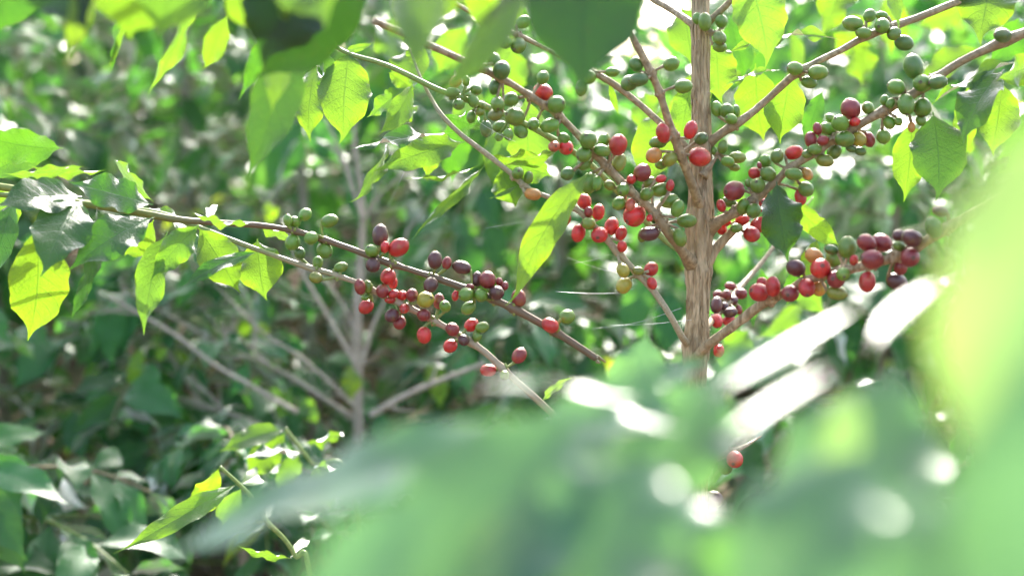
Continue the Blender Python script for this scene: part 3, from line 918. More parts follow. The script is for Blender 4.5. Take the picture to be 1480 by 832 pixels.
for k, b in BR.items():
    ln = []
    for i, (p, r) in enumerate(b['line']):
        g = 1.0
        for nd in b['nodes']:
            g += .38 * math.exp(-((i - nd) / 1.3) ** 2)
        ln.append((p, r * min(g, 1.5)))
    b['mb'].tube(ln, b['sides'], b['rough'], hash(k[0]) % 7 if False else len(k), b['ridges'])
    for nd in b['nodes']:                                  # knobbly bracts round each node
        p, r = ln[nd]
        for q in range(7):
            o_ = Vector((rc.uniform(-1, 1), rc.uniform(-1, 1), rc.uniform(-1, 1))).normalized()
            b['mb'].ball(p + o_ * r * .95, .0015, .0015, .002, 4, 6)
    w0 = Matrix.Translation(b['line'][0][0])
    b['obj'] = b['mb'].build('branch', b['mat'], w0, b['parent'])
for it in items:
    o = bpy.data.objects.new('cherry', it['me'])
    c = CCOL[it['c']]
    j = rc.uniform(.85, 1.18)
    h = rc.uniform(.9, 1.12)
    o.color = (c[0] * j, c[1] * j * h, c[2] * j, 1)
    o['label'] = CLAB[it['c']]
    link(o, it['mat'], BR[it['k']]['obj'])

# snapped hollow end of the upper left branch
e0 = BR['B1']['line'][-1][0]
sp = MB()
for i in range(9):
    a = i / 9 * 6.28
    off = (UPV * math.sin(a) + FWD * math.cos(a)) * .0028
    L = P(862 + (14 if i in (1, 2) else rc.uniform(1, 7)), 518 + (9 if i in (1, 2) else rc.uniform(0, 5)), 1.17)
    sp.tube([(e0 + off, .0012), ((e0 + L) / 2 + off, .0009), (L + off * .9, .0003)], 5)
sp.build('splinter', M_STRAW, Matrix.Translation(e0), BR['B1']['obj'])

# ------------------------------------------------------------------ leaves traced from the photograph
O = {k: b['obj'] for k, b in BR.items()}
hl = hero_leaf
# on the left plant
for args in [
    ('B1', (92, 214, 1.12), (-45, 188, 1.08), 52, 25, .7, .35, .2, 0, (.55, .75, .6)),  # unlit leaf: its shade, like the next one's, is in the tint
    ('B1', (80, 205, 1.15), (-30, 262, 1.14), 44, -10, .5, .3, .2, 0, (.7, .85, .7)),
    ('B1', (122, 240, 1.13), (5, 250, 1.1), 26, 50, .5, .2, .4, 0, 'g'),
    ('B1', (152, 246, 1.15), (40, 238, 1.12), 22, 60, .4, .2, .5, .3, 'g'),
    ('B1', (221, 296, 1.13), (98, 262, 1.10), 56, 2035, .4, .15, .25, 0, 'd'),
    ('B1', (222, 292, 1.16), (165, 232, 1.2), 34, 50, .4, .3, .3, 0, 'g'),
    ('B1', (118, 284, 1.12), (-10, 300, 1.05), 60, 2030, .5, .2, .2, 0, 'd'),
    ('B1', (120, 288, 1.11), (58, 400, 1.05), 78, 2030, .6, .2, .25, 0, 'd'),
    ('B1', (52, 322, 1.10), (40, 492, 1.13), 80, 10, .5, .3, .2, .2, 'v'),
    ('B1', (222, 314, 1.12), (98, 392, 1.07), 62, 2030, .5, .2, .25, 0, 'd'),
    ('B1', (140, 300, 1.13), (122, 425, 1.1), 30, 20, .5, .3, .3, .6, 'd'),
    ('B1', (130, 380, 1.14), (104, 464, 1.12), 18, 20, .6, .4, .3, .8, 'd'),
    ('B1', (242, 335, 1.14), (208, 485, 1.12), 46, -15, .5, .45, .4, .3, 'l'),
    ('B1', (288, 324, 1.14), (218, 405, 1.12), 42, 10, .4, .3, .4, 0, 'l'),
    ('B1', (222, 318, 1.16), (180, 370, 1.18), 44, 10, .4, .3, .4, 0, 'y'),
    ('B1', (286, 328, 1.16), (348, 424, 1.17), 56, 0, .5, .3, .35, 0, 'y'),
    ('B2', (374, 364, 1.15), (257, 420, 1.12), 24, -35, .5, .3, .3, 0, 'd'),
    ('B2', (372, 345, 1.20), (386, 434, 1.19), 62, 0, .5, .3, .35, .1, 'y'),
    ('B1', (364, 322, 1.14), (276, 306, 1.12), 26, 70, .7, .2, .4, 0, 'g'),
    ('B1', (372, 320, 1.17), (425, 345, 1.24), 26, -60, .4, .2, .3, 0, 'g'),
    ('B1', (105, 288, 1.16), (72, 262, 1.18), 20, 30, 1.1, .5, .5, 0, 'Y'),
    ('B1', (118, 296, 1.15), (112, 322, 1.15), 12, 0, .8, .3, .3, 0, 'Y'),
    ('B1', (30, 276, 1.2), (-30, 340, 1.2), 60, 10, .5, .3, .2, 0, 'g'),
    ('B1', (20, 285, 1.18), (-20, 420, 1.15), 40, -20, .5, .3, .2, 0, 'd'),
    ('B1', (300, 318, 1.17), (312, 296, 1.22), 16, 40, .4, .3, .3, 0, 'g'),
    ('B1', (215, 300, 1.2), (290, 345, 1.24), 30, 60, .4, .3, .3, 0, 'g'),
]:
    k, bb, tt, w_, ro, ar, fo, wa, tw, ti = args
    hl(O[k], bb, tt, w_ * 1.06, ro, ar, fo * .8, wa * .65, tw, ti)

# on the main plant
for args in [
    ('e', (856, 245, 1.11), (730, 442, 1.09), 46, 8, .6, .22, .32, .3, 'v'),
    ('f', (506, 72, 1.18), (490, 208, 1.17), 76, 0, .45, .22, .18, .05, 'y'),
    ('f', (466, 62, 1.17), (462, 152, 1.18), 30, 50, .3, .5, .3, 0, 'D'),
    ('f', (458, 92, 1.22), (449, 206, 1.2), 52, 0, .5, .2, .3, .1, 'y'),
    ('f', (596, 120, 1.18), (545, 196, 1.16), 36, 20, .6, .4, .2, .3, 'g'),
    ('f', (588, 125, 1.19), (530, 170, 1.2), 30, -30, .5, .3, .2, 0, 'l'),
    ('f', (600, 96, 1.2), (596, 62, 1.2), 22, 0, .9, .3, .2, 0, 'y'),
    ('f', (560, 104, 1.2), (600, 130, 1.21), 26, 0, .3, .3, .3, 0, 'y'),
    ('f', (500, 72, 1.16), (540, 60, 1.15), 10, 0, 1.6, .3, .2, 0, 'g'),
    ('b', (672, 205, 1.16), (538, 248, 1.13), 42, 0, .7, .2, .3, -.3, 'g'),
    ('b', (655, 192, 1.2), (500, 216, 1.16), 34, -60, .3, .1, .5, 0, 'd'),
    ('b', (700, 240, 1.17), (598, 346, 1.14), 17, 20, .8, .5, .7, .8, 'y'),
    ('b', (690, 240, 1.17), (585, 258, 1.16), 12, 65, .5, .3, .5, 0, 'g'),
    ('b', (722, 244, 1.18), (744, 300, 1.18), 48, 0, .5, .2, .25, 0, 'y'),
    ('b', (700, 226, 1.17), (812, 214, 1.2), 34, -50, .5, .1, .3, 0, 'y'),
    ('b', (716, 232, 1.19), (798, 256, 1.22), 40, -10, .5, .3, .3, 0, 'l'),
    ('b', (650, 196, 1.2), (600, 232, 1.22), 40, 0, .4, .3, .3, 0, 'y'),
    ('b', (640, 190, 1.24), (618, 262, 1.25), 28, 0, .4, .3, .3, 0, 'y'),
    ('b', (560, 205, 1.2), (503, 292, 1.15), 20, 35, .9, .3, .5, 0, 'g'),
    ('b', (748, 268, 1.17), (705, 288, 1.15), 6, 0, .6, .2, .2, 0, 'g'),
    ('b', (640, 165, 1.2), (700, 185, 1.25), 36, -30, .4, .2, .3, 0, 'd'),
    ('b', (606, 152, 1.22), (560, 180, 1.22), 30, -30, .4, .2, .3, 0, 'y'),
    ('g', (1142, 104, 1.22), (1128, 208, 1.23), 58, 0, .4, .2, .2, .1, 'y'),
    ('g', (1092, 92, 1.25), (1104, 205, 1.27), 66, 0, .4, .2, .2, 0, 'y'),
    ('g', (1075, -50, 1.15), (1106, 98, 1.15), 76, 0, .4, .2, .15, 0, 'g'),
    ('g', (1048, 78, 1.2), (1216, 58, 1.2), 20, 62, .8, .3, .8, 0, 'g'),
    ('g', (1045, 125, 1.2), (1130, 100, 1.2), 14, 62, .5, .3, .5, 0, 'g'),
    ('g', (1190, 130, 1.3), (1165, 215, 1.3), 30, 0, .4, .3, .2, 0, 'd'),
    ('g', (1440, -55, 1.21), (1418, 66, 1.19), 86, 0, .4, .2, .2, 0, 'y'),
    ('g', (1290, -40, 1.1), (1298, 44, 1.08), 22, 0, .3, .2, .2, 0, 'g'),
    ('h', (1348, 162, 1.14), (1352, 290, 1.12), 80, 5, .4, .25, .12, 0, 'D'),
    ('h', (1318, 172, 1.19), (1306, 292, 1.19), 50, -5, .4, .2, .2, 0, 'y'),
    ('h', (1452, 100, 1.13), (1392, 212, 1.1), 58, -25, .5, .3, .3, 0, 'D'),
    ('h', (1450, 118, 1.16), (1436, 226, 1.16), 62, 0, .4, .2, .3, 0, 'y'),
    ('h', (1400, 118, 1.17), (1392, 240, 1.18), 34, 0, .4, .3, .3, 0, 'y'),
    ('h', (1345, 152, 1.14), (1485, 86, 1.12), 26, 55, .5, .3, .6, 0, 'g'),
    ('h', (1500, 90, 1.12), (1440, 118, 1.1), 50, 30, .5, .3, .3, 0, 'g'),
    ('h', (1122, 262, 1.14), (1140, 380, 1.13), 62, 15, .5, .3, .3, .3, (.32, .48, .45)),
    ('h', (1140, 285, 1.18), (1214, 358, 1.2), 34, -10, .4, .3, .3, 0, 'y'),
    ('h', (1150, 385, 1.16), (1135, 440, 1.18), 24, 0, .4, .3, .3, 0, 'd'),
    ('j', (1180, 345, 1.16), (1160, 412, 1.15), 30, 10, .4, .3, .3, 0, 'Y'),
    ('j', (1150, 380, 1.17), (1172, 412, 1.17), 20, 10, .4, .3, .3, 0, 'Y'),
    ('c', (965, 150, 1.3), (935, 275, 1.3), 66, 0, .4, .2, .25, 0, 'y'),
    ('c', (1000, 115, 1.24), (982, 205, 1.24), 42, 0, .4, .3, .2, 0, 'g'),
    ('c', (985, 10, 1.28), (1000, 95, 1.28), 60, 0, .4, .3, .2, 0, 'g'),
    ('c', (1035, 55, 1.28), (1045, 150, 1.28), 56, 0, .4, .3, .2, 0, 'y'),
    ('d', (880, 118, 1.23), (895, 168, 1.23), 10, 0, .4, .3, .2, .5, 'y'),
    ('d', (735, 45, 1.2), (712, 28, 1.2), 22, 20, .8, .4, .2, .5, 'y'),
    ('B2x', (0, 0, 1), (0, 0, 1), 1, 0, 0, 0, 0, 0, 'g'),
]:
    k, bb, tt, w_, ro, ar, fo, wa, tw, ti = args
    if k in O:
        hl(O[k], bb, tt, w_, ro, ar, fo, wa, tw, ti, sway=-.45 if bb[0] == 856 else 0.0)
# small leaf by the lower branch
hl(O['B2'], (782, 582, 1.18), (831, 543, 1.16), 12, 20, .5, .4, .4, .3, 'y')


def crowd(parent, n, x0, x1, y0, y1, d0, d1, tints, seed, lw=(55, 80), ll=(110, 150), roll=50):
    """Further leaves of the same plant, hanging at different angles behind the fruiting branches."""
    r = random.Random(seed)
    for i in range(n):
        x, y, d = r.uniform(x0, x1), r.uniform(y0, y1), r.uniform(d0, d1)
        a = r.gauss(math.pi / 2, .6)
        L = r.uniform(*ll) * 1.2 / d
        hl(parent, (x - math.cos(a) * L / 2, y - math.sin(a) * L / 2, d), (x + math.cos(a) * L / 2, y + math.sin(a) * L / 2, d + r.uniform(-.04, .04)),
           r.uniform(*lw) * 1.2 / d, r.uniform(-roll, roll), r.uniform(.3, .8), r.uniform(.15, .4), r.uniform(.15, .35), r.uniform(-.4, .4), r.choice(tints), nu=24, nv=4)


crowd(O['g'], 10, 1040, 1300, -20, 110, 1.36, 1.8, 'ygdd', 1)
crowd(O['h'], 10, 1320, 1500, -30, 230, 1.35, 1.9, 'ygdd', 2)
crowd(O['c'], 4, 930, 1010, 130, 210, 1.35, 1.8, 'ygd', 3)
crowd(O['f'], 7, 540, 760, 0, 110, 1.35, 1.8, 'ylgd', 4)
crowd(O['b'], 5, 540, 780, 140, 250, 1.3, 1.6, 'lgd', 6)
crowd(O['k'], 8, 1040, 1180, 300, 520, 1.45, 2.0, 'gdl', 5)

# ------------------------------------------------------------------ overhanging branch at the top, nearer the lens than the fruit
over = thing('coffee_branch', P(-120, -70, .85), 'blurred leafy coffee branch hanging across the top, large dark leaf above the cherries', 'coffee branch')
ob = MB()
ob.tube(catmull([(P(-260, -120, .95), .004), (P(150, -60, .85), .0035), (P(500, -60, .72), .003), (P(860, -90, .72), .0026), (P(1000, -110, .72), .002)], 60), 10, .1)
ostem = ob.build('stem', M_GREENSTEM, Matrix.Translation(P(-120, -70, .85)), over)
for bb, tt, w_, ro, ar, fo, wa, tw, ti in [
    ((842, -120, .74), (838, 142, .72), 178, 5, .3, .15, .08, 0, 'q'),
    ((775, -70, .70), (612, 150, .66), 56, 25, .4, .3, .12, 0, (.35, .4, .5)),
    ((600, -90, .66), (590, 120, .62), 84, 0, .5, .2, .15, .1, 'y'),
    ((660, -90, .68), (560, 50, .66), 110, 10, .4, .2, .12, 0, 'y'),
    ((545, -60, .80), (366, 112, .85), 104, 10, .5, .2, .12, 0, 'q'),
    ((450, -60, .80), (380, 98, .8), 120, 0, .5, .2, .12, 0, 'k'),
    ((400, -80, .72), (470, 42, .7), 120, 20, .5, .2, .12, 0, 'l'),
    ((340, -60, .8), (420, 60, .8), 100, -20, .5, .2, .12, 0, 'y'),
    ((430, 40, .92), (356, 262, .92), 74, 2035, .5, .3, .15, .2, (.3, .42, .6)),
    ((405, 50, .88), (395, 165, .86), 40, 0, .5, .2, .12, 0, 'y'),
    ((395, 20, 1.0), (345, 145, 1.02), 26, 10, .5, .3, .4, .5, 'd'),
    ((205, -90, .78), (190, 58, .8), 140, 0, .5, .2, .08, 0, 'y'),
    ((275, -70, .76), (225, 54, .76), 110, -10, .5, .2, .08, 0, 'l'),
    ((138, -60, .74), (94, 102, .72), 36, 10, .9, .3, .12, .2, 'Y'),
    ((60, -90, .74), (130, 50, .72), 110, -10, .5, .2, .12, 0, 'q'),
    ((20, -80, .9), (-20, 50, .9), 90, 10, .5, .2, .12, 0, 'd'),
    ((282, -30, 1.02), (214, 137, 1.04), 26, 30, .7, .4, .6, .8, 'g'),
    ((170, 10, 1.0), (154, 108, 1.02), 11, 40, .6, .4, .4, .6, 'd'),
    ((182, 20, 1.0), (152, 100, 1.02), 8, 0, .9, .4, .4, 0, 'g'),
    ((330, 20, 1.0), (292, 100, 1.02), 34, 0, .5, .3, .3, 0, 'y'),
    ((660, -60, .9), (745, 60, .95), 60, 0, .4, .3, .3, 0, 'y'),
    ((1000, -80, .8), (1100, -10, .8), 60, 0, .4, .3, .3, 0, 'g'),
]:
    hl(ostem, bb, tt, w_, ro, ar, fo, wa, tw, ti, nu=30, nv=6)

# ------------------------------------------------------------------ foreground plant, very near the lens
fore = thing('coffee_plant', Vector((.12, .42, 0)), 'very blurred coffee plant top nearest the lens, broad shiny leaves with white glints', 'coffee plant')
fb = MB()
fb.tube(catmull([(Vector((.12, .42, -.05)), .012), (Vector((.11, .41, .5)), .01), (P(1150, 1000, .40), .006), (P(1120, 820, .40), .004)], 50), 12, .08, 3, .05)
fstem = fb.build('trunk', M_TRUNK, Matrix.Translation((.12, .42, 0)), fore)
for bb, tt, w_, ro, ar, fo, wa, tw, ti in [
    # narrow glossy leaf strips, almost level, shaped to form the white sun streaks
    ((1240, 442, .45), (1008, 580, .40), 22, 1110, .05, .22, .03, 0, 'n'),
    ((1205, 532, .38), (1030, 645, .36), 20, 1110, .05, .22, .03, 0, 'n'),
    ((1352, 408, .43), (1262, 498, .40), 34, 1110, .05, .22, .03, 0, 'n'),
    ((960, 590, .44), (660, 560, .50), 46, 1108, .35, .3, .35, 0, 'n'),
    ((985, 620, .44), (700, 660, .50), 110, 2050, .5, .3, .35, 0, 'n'),
    ((900, 600, .42), (200, 850, .48), 150, 2062, .4, .2, .13, 0, 'n'),
    ((1040, 540, .50), (930, 760, .48), 150, 2030, .5, .25, .13, 0, 'n'),
    ((940, 520, .50), (850, 720, .48), 130, 2040, .5, .25, .13, 0, 'n'),
    ((720, 600, .46), (600, 800, .44), 150, 2040, .5, .25, .13, 0, 'n'),
    ((1160, 730, .42), (1090, 940, .40), 180, 2040, .5, .25, .13, 0, 'n'),
    ((850, 590, .36), (560, 1000, .32), 280, 2028, .4, .25, .08, 0, 'n'),
    ((960, 640, .35), (800, 1010, .32), 240, 2050, .5, .25, .13, 0, 'n'),
    ((960, 680, .41), (950, 1000, .37), 210, 2035, .5, .25, .13, 0, 'n'),
    ((1300, 520, .44), (1180, 960, .40), 230, 2045, .5, .2, .13, 0, 'n'),
    ((1260, 640, .33), (1090, 1000, .30), 220, 2030, .5, .2, .13, 0, 'n'),
    ((1560, 110, .27), (1345, 760, .25), 300, 10, .4, .2, .08, 0, (1.3, 1.15, .8)),
    ((1600, 420, .22), (1400, 1050, .2), 240, 2030, .4, .2, .08, 0, 'n'),
    ((1640, 300, .17), (1490, 1000, .15), 220, 0, .4, .2, .12, 0, 'n'),
    ((1520, 660, .24), (1280, 1000, .22), 260, 2050, .4, .2, .12, 0, 'n'),
    ((760, 700, .34), (700, 1000, .32), 140, 10, .5, .25, .08, 0, 'y'),
    ((560, 790, .40), (500, 1000, .38), 170, 2040, .5, .25, .13, 0, 'n'),
    ((1040, 520, .6), (860, 600, .62), 60, 2055, .5, .25, .15, 0, 'n'),
    ((1190, 500, .6), (1000, 560, .62), 80, 2050, .5, .25, .15, 0, 'n'),
    ((935, 480, .8), (900, 620, .8), 90, 0, .5, .25, .15, 0, 'n'),
    ((620, 700, .30), (400, 960, .28), 130, 2015, .3, .2, .05, 0, 'n'),
    ((735, 590, .40), (722, 740, .40), 46, 0, .5, .25, .1, 0, 'y'),
    ((900, 640, .38), (880, 800, .37), 90, 0, .5, .25, .1, 0, (.9, 1.1, .5)),
    ((1235, 560, .36), (1215, 720, .36), 60, 0, .5, .25, .1, 0, 'y'),
    ((1100, 740, .36), (1040, 900, .35), 120, 0, .5, .25, .1, 0, (.8, 1.1, .6)),
    ((640, 640, .40), (600, 790, .40), 80, 10, .5, .25, .1, 0, (.8, 1.1, .6)),
]:
    hl(fstem, bb, tt, w_, ro, ar, fo, wa, tw, ti, nu=34, nv=7, mat=M_LEAFN, quilt=.002)

# ------------------------------------------------------------------ young sprig at lower left
sb = P(440, 850, 1.32)
sprig = thing('coffee_seedling', Vector((sb.x + .03, sb.y + .02, 0)), 'slender green coffee sprig with one long curved yellow-green leaf', 'seedling')
s1 = MB()
s1.tube(catmull([(Vector((sb.x + .03, sb.y + .02, -.02)), .003), (P(455, 900, 1.32), .0026), (P(425, 800, 1.31), .0022), (P(385, 752, 1.3), .0024), (P(362, 716, 1.3), .002), (P(318, 674, 1.29), .0016)], 60), 8, .08)
sst = s1.build('stem', M_GREENSTEM, Matrix.Translation((sb.x + .03, sb.y + .02, 0)), sprig)
for bb, tt, w_, ro, ar, fo, wa, tw, ti in [
    ((345, 697, 1.30), (164, 799, 1.22), 34, -10, .7, .25, .2, .2, 'y'),
    ((318, 674, 1.29), (276, 748, 1.3), 40, 20, 1.0, .4, .3, .2, 'Y'),
    ((345, 700, 1.31), (370, 684, 1.38), 26, 0, .8, .3, .2, 0, 'y'),
    ((350, 704, 1.32), (320, 760, 1.34), 36, 0, .5, .3, .2, 0, 'g'),
    ((420, 806, 1.31), (343, 787, 1.28), 16, 45, .5, .3, .3, 0, 'g'),
    ((420, 806, 1.32), (448, 782, 1.4), 16, 30, .5, .3, .3, 0, 'g'),
    ((384, 752, 1.32), (420, 705, 1.4), 22, 60, .5, .3, .4, 0, 'g'),
]:
    hl(sst, bb, tt, w_, ro, ar, fo, wa, tw, ti)
sp2 = P(430, 640, 1.55)
sprig2 = thing('coffee_seedling', Vector((sp2.x + .08, sp2.y, 0)), 'young coffee shoot with drooping leaves catching white glints', 'seedling')
s2 = MB()
s2.tube(catmull([(Vector((sp2.x + .08, sp2.y, -.02)), .003), (P(520, 760, 1.55), .003), (P(450, 668, 1.55), .0024), (P(412, 618, 1.55), .0018)], 50), 8, .08)
st2 = s2.build('stem', M_GREENSTEM, Matrix.Translation((sp2.x + .08, sp2.y, 0)), sprig2)
for bb, tt, w_, ro, ar, fo, wa, tw, ti in [
    ((412, 622, 1.55), (314, 652, 1.5), 34, -20, .6, .3, .2, 0, 'g'),
    ((414, 624, 1.56), (352, 690, 1.56), 44, 0, .5, .3, .2, 0, 'y'),
    ((440, 655, 1.54), (352, 664, 1.45), 30, -60, .4, .2, .4, 0, 'd'),
    ((440, 640, 1.55), (500, 622, 1.6), 30, -65, .4, .2, .3, 0, 'g'),
    ((455, 672, 1.55), (515, 678, 1.5), 30, -65, .4, .2, .4, 0, 'g'),
    ((455, 672, 1.56), (480, 735, 1.55), 44, 0, .5, .3, .2, 0, 'g'),
    ((430, 650, 1.56), (398, 712, 1.56), 34, 10, .5, .3, .2, 0, 'g'),
]:
    hl(st2, bb, tt, w_, ro, ar, fo, wa, tw, ti)

# ------------------------------------------------------------------ bare grey shrub in the middle distance
bare = thing('bare_shrub', P(520, 560, 2.3), 'leafless grey shrub with pale forked branches behind the cherries', 'shrub')
q = P(520, 560, 2.3)
WM[bare.name] = Matrix.Translation((q.x, q.y, 0))
bare.matrix_world = WM[bare.name]


def dead(pts, d, r0, r1):
    n = len(pts)
    ln = catmull([(P(x, y, d + (dz[0] if (dz := z) else 0)), (r0 + (r1 - r0) * i / (n - 1)) * .55 * K * d) for i, (x, y, *z) in enumerate(pts)], 24)
    m_ = MB()
    m_.tube(ln, 9, .25, len(pts))
    return m_.build('branch', M_GREY, Matrix.Translation(ln[0][0]), bare)


sm = MB()
sm.tube(catmull([(Vector((q.x, q.y, -.03)), 11 * K * 2.3), (P(516, 520, 2.3), 7.5 * K * 2.3), (P(520, 400, 2.3), 6.5 * K * 2.3), (P(524, 300, 2.3), 4.4 * K * 2.3), (P(512, 190, 2.3), 2.6 * K * 2.3), (P(528, 90, 2.3), 1.4 * K * 2.3)], 50), 12, .15, 4)
sm.build('trunk', M_GREY, Matrix.Translation((q.x, q.y, 0)), bare)
for pts, r0, r1 in [
    ([(516, 530), (470, 450), (432, 385), (415, 330)], 7, 3), ([(520, 500), (495, 440), (462, 400), (410, 372)], 5, 3), ([(522, 530), (540, 470), (566, 410), (590, 330)], 6, 3),
    ([(525, 320), (495, 230), (470, 170)], 6, 3), ([(520, 610), (420, 545), (330, 503), (244, 455), (180, 420)], 7, 3.5), ([(430, 596), (361, 556), (312, 528), (255, 485), (203, 454), (160, 430)], 7, 4),
    ([(329, 505), (324, 480), (322, 462)], 4, 3), ([(392, 528), (369, 510), (368, 490), (373, 474)], 4.5, 3.5), ([(312, 595), (288, 580), (262, 540), (240, 504)], 5, 3), ([(330, 600), (300, 568), (272, 542)], 4.5, 3),
    ([(500, 680), (377, 616), (320, 594), (231, 565), (180, 540)], 9, 5), ([(535, 600), (590, 569), (640, 548), (700, 525)], 9, 6), ([(516, 590), (440, 520), (380, 480), (310, 410)], 5, 3),
    ([(520, 330), (560, 270), (640, 215)], 4, 2)]:
    dd_ = 2.25 + random.uniform(-.1, .1)
    dead([(x, y) for x, y in pts], dd_, r0, r1)
    for tw_ in range(3):
        k_ = random.randint(1, len(pts) - 1)
        f_ = random.random()
        x_ = pts[k_ - 1][0] * (1 - f_) + pts[k_][0] * f_
        y_ = pts[k_ - 1][1] * (1 - f_) + pts[k_][1] * f_
        a_ = math.atan2(pts[k_][1] - pts[k_ - 1][1], pts[k_][0] - pts[k_ - 1][0]) + random.choice((-1, 1)) * random.uniform(.4, 1.0)
        l_ = random.uniform(25, 75)
        dead([(x_, y_), (x_ + math.cos(a_) * l_ * .5, y_ + math.sin(a_) * l_ * .5 - 4), (x_ + math.cos(a_) * l_, y_ + math.sin(a_) * l_ - 14)], dd_, r1 * .8, 1.2)
for bb, tt, w_, ti in [((505, 525, 2.2), (508, 580, 2.2), 30, 'Y'), ((388, 290, 2.3), (392, 325, 2.3), 22, 'Y'), ((372, 465, 2.25), (385, 490, 2.25), 22, 'Y'), ((205, 500, 2.2), (185, 560, 2.2), 24, 'Y'), ((345, 455, 2.25), (360, 500, 2.3), 22, 'y'),
                       ((240, 500, 2.2), (225, 522, 2.2), 18, 'Y'), ((420, 560, 2.2), (400, 610, 2.2), 26, 'l'), ((430, 570, 2.2), (460, 615, 2.2), 26, 'l')]:
    hl(bare, bb, tt, w_, 10, .5, .3, .3, 0, ti, nu=16, nv=3, lab='yellowing leaf still clinging to the bare shrub' if ti == 'Y' else None)

# ------------------------------------------------------------------ surrounding coffee shrubs
LEAFV = []
for i in range(9):
    LEAFV.append(leaf_mesh('shrub_leaf', .36 + .025 * (i % 4), 16, 3, .5 + .09 * i, .2 + .05 * (i % 4), .13, (-.5 + .12 * i), 500 + i, M_LEAFB, quilt=.0))
rs = random.Random(21)


def shrub(loc, H, R, nbr, label, group=None, nleaf=280, tone=(1, 1, 1), z0=.12, lsize=1.0):
    t = thing('coffee_shrub', loc, label, 'shrub', group)
    tm = MB()
    lean = Vector((rs.uniform(-.05, .05), rs.uniform(-.05, .05), 0))
    tl = catmull([(loc + lean * u * 2 + Vector((0, 0, -.04 + H * u)), .016 * (1 - .7 * u)) for u in (0, .33, .66, 1)], 20)
    tm.tube(tl, 9, .1, 3)
    tm.build('trunk', M_GREY, Matrix.Translation(loc), t)
    left = nleaf
    for b in range(nbr):
        u = (b + .5) / nbr
        z = z0 + (H - z0) * u
        p0 = loc + lean * u * 2 + Vector((0, 0, z))
        az = b * 2.4 + rs.uniform(-.4, .4)
        L = R * (1.05 - .55 * u) * rs.uniform(.8, 1.15)
        d = Vector((math.cos(az), math.sin(az), 0))
        pts = []
        for q_ in range(5):
            f = q_ / 4
            pts.append((p0 + d * (L * f) + Vector((0, 0, L * (.28 * f - .45 * f * f))), .003 * (1 - .65 * f)))
        ln = catmull(pts, 14)
        m_ = MB()
        m_.tube(ln, 6, .1, b)
        bo = m_.build('branch', M_BROWN if b % 2 else M_GREENSTEM, Matrix.Translation(p0), t)
        npair = max(2, int(nleaf / nbr / 2 + .5))
        for pi_ in range(npair):
            f = .12 + .88 * pi_ / (npair - 1)
            c = ln[min(13, int(f * 13))][0]
            for sd in (-1, 1):
                lat = Vector((-d.y, d.x, 0)) * sd
                dirv = (lat * rs.uniform(.5, 1.1) + d * rs.uniform(.1, .9) + Vector((0, 0, rs.uniform(-1.5, .1)))).normalized()
                ll = rs.uniform(.085, .15) * lsize * (1 - .25 * (pi_ == npair - 1))
                nn = Vector((rs.gauss(0, .55), rs.gauss(0, .55), 1))
                o = bpy.data.objects.new('leaf', rs.choice(LEAFV))
                j = rs.uniform(.6, 1.35)
                yl = rs.random()
                cc = (tone[0] * j * (1 + .5 * yl * yl), tone[1] * j, tone[2] * j)
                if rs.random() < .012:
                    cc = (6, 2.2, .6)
                o.color = (*cc, 1)
                link(o, leaf_matrix(c, c + dirv * ll, nn), bo)
    return t


LAB = [
    # x, y, height, radius, leaf size, lowest branch, label
    (-1.02, 2.1, 1.0, .50, 1.0, .1, 'dark leafy coffee shrub filling the lower corner beside the leaf-strewn soil'),
    (-.74, 1.85, .50, .36, .95, .05, 'low coffee shrub with broad leaves at the very bottom corner'),
    (-.66, 2.35, .62, .38, .95, .05, 'middling coffee shrub under the lowest forked grey branches'),
    (-.36, 2.05, .42, .20, .7, .30, 'small leafy shoot of coffee in front of the bare grey branches'),
    (-1.15, 2.85, 1.95, .62, 1.15, .1, 'coffee shrub standing behind the yellow-green hanging leaf'),
    (-.98, 2.7, .85, .48, 1.0, .1, 'low coffee shrub tangled among the bare grey branches'),
    (-.42, 3.0, 1.6, .60, 1.15, .1, 'coffee shrub rising directly behind the pale leafless stem'),
    (.12, 2.8, 1.0, .55, 1.1, .1, 'coffee shrub below the yellow cherries and the spider threads'),
    (.62, 2.5, .85, .55, 1.1, .1, 'shaded coffee shrub just behind the tan trunk'),
    (1.15, 2.4, 1.15, .58, 1.1, .1, 'sunlit coffee shrub behind the upper cherry-laden branch'),
    (.80, 3.3, 1.05, .65, 1.2, .1, 'coffee shrub glinting between the trunk and the hanging green leaf'),
    (-.75, 3.4, 2.2, .7, 1.25, .1, 'dark coffee shrub behind the low one tangled in grey branches'),
    (.02, 2.6, .5, .35, .9, .05, 'small coffee shrub at the foot of the bare grey shrub'),
]
for (x, y, H, R, ls, zl, lab) in LAB:
    shrub(Vector((x, y, gz(x, y))), H, R, 24, lab, nleaf=296, lsize=ls, z0=zl)
G1 = 'dense coffee shrubs blurred behind the cherries'
L1 = 'one of the dense dark green coffee shrubs blurred far behind the cherries'
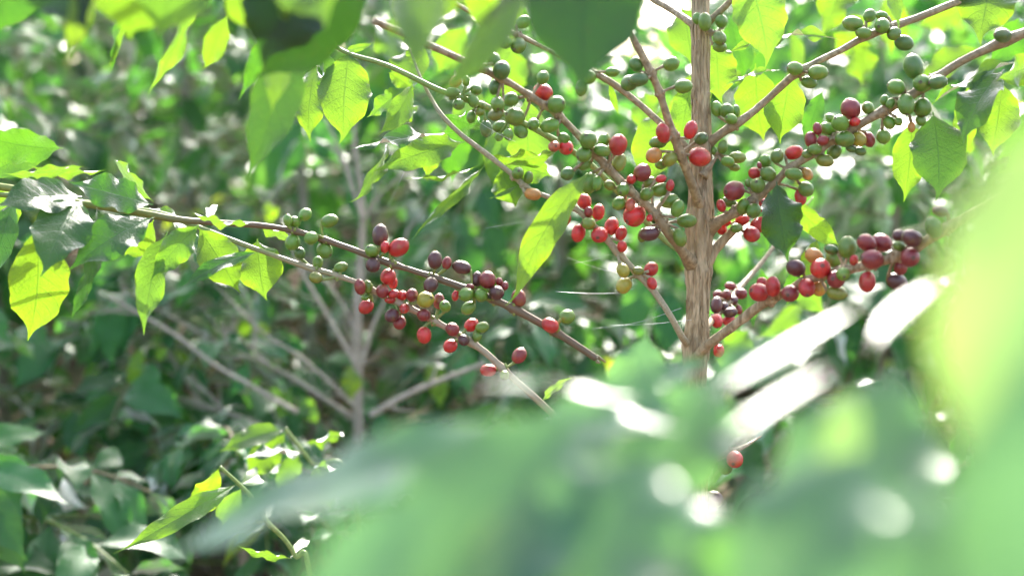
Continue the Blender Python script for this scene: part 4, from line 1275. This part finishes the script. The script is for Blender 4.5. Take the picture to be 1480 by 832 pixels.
for (x, y, H, R) in [(-1.7, 3.4, 2.3, .8), (-1.4, 4.1, 2.3, .8), (-.7, 4.2, 2.0, .75), (-.1, 3.8, 1.3, .7), (.45, 4.2, .65, .5), (1.05, 4.3, 1.1, .75), (1.6, 3.5, 1.25, .8), (2.1, 4.2, 1.3, .8),
                     (-2.5, 4.8, 1.7, .95), (-1.9, 5.3, 1.7, .95), (-1.1, 5.3, 1.65, .95), (-.35, 5.1, 1.5, .9), (.45, 5.5, .7, .6), (1.1, 5.6, 1.15, .9), (1.9, 5.3, 1.5, .95), (2.7, 5.2, 1.5, .95)]:
    shrub(Vector((x, y, gz(x, y))), H, R, 26, L1, G1, nleaf=298, lsize=1.5)

# far-off wall of foliage that reads as one mass
rf = random.Random(9)
V, F, U = [], [], []
for i in range(40000):
    x = rf.uniform(-9, 9)
    y = rf.uniform(7.5, 11)
    h = 2.35 + .9 * noise.noise(Vector((x * .7, y * .3, 0))) - (2.1 if .3 < x / y * 8 < 1.0 else 0)
    z = rf.uniform(0, 1) ** .8 * h
    d = Vector((rf.gauss(0, 1), rf.gauss(0, 1), rf.gauss(-.4, .6))).normalized()
    n = Vector((rf.gauss(0, .5), rf.gauss(0, .5), 1)).normalized()
    L, W = rf.uniform(.16, .3), rf.uniform(.04, .065)
    s = d.cross(n).normalized()
    c = Vector((x, y, z))
    b = len(V)
    c.z += .5
    V += [c, c + d * L * .5 + s * W - n * .01, c + d * L, c + d * L * .5 - s * W - n * .01]
    U += [(0, 0), (.5, 1), (1, 0), (.5, -1)]
    F.append((b, b + 1, b + 2, b + 3))
fo = link(bpy.data.objects.new('distant_foliage', mesh_from('distant_foliage', V, F, M_LEAFB, U)))
fo['kind'] = 'stuff'
fo['label'] = 'far-off mass of coffee foliage closing the view'

# ------------------------------------------------------------------ spider threads strung between branches
M_SILK = simple_mat('spider_silk', (.85, .85, .85), .25, spec=1)
web = thing('spider_web', P(925, 423, 1.165), 'fine spider threads strung left of the trunk below the yellow cherries', 'spider web')
for (x0, y0, x1, y1, sg) in [(803, 421, 905, 423, 1), (855, 475, 985, 445, 3), (880, 470, 1000, 462, 1), (905, 398, 820, 372, 1), (950, 330, 985, 330, 1), (925, 385, 958, 320, 2), (690, 175, 745, 205, 1), (640, -10, 690, 25, 0), (560, 300, 605, 200, 1),
                             (700, 330, 845, 300, 1), (830, 380, 880, 368, 1)]:
    m_ = MB()
    m_.tube(catmull([(P(x0, y0, 1.17), .00007), (P((x0 + x1) / 2, (y0 + y1) / 2 + sg * 2, 1.17), .00006), (P(x1, y1, 1.17), .00007)], 12), 4)
    m_.build('thread', M_SILK, Matrix.Translation(P(x0, y0, 1.17)), web)
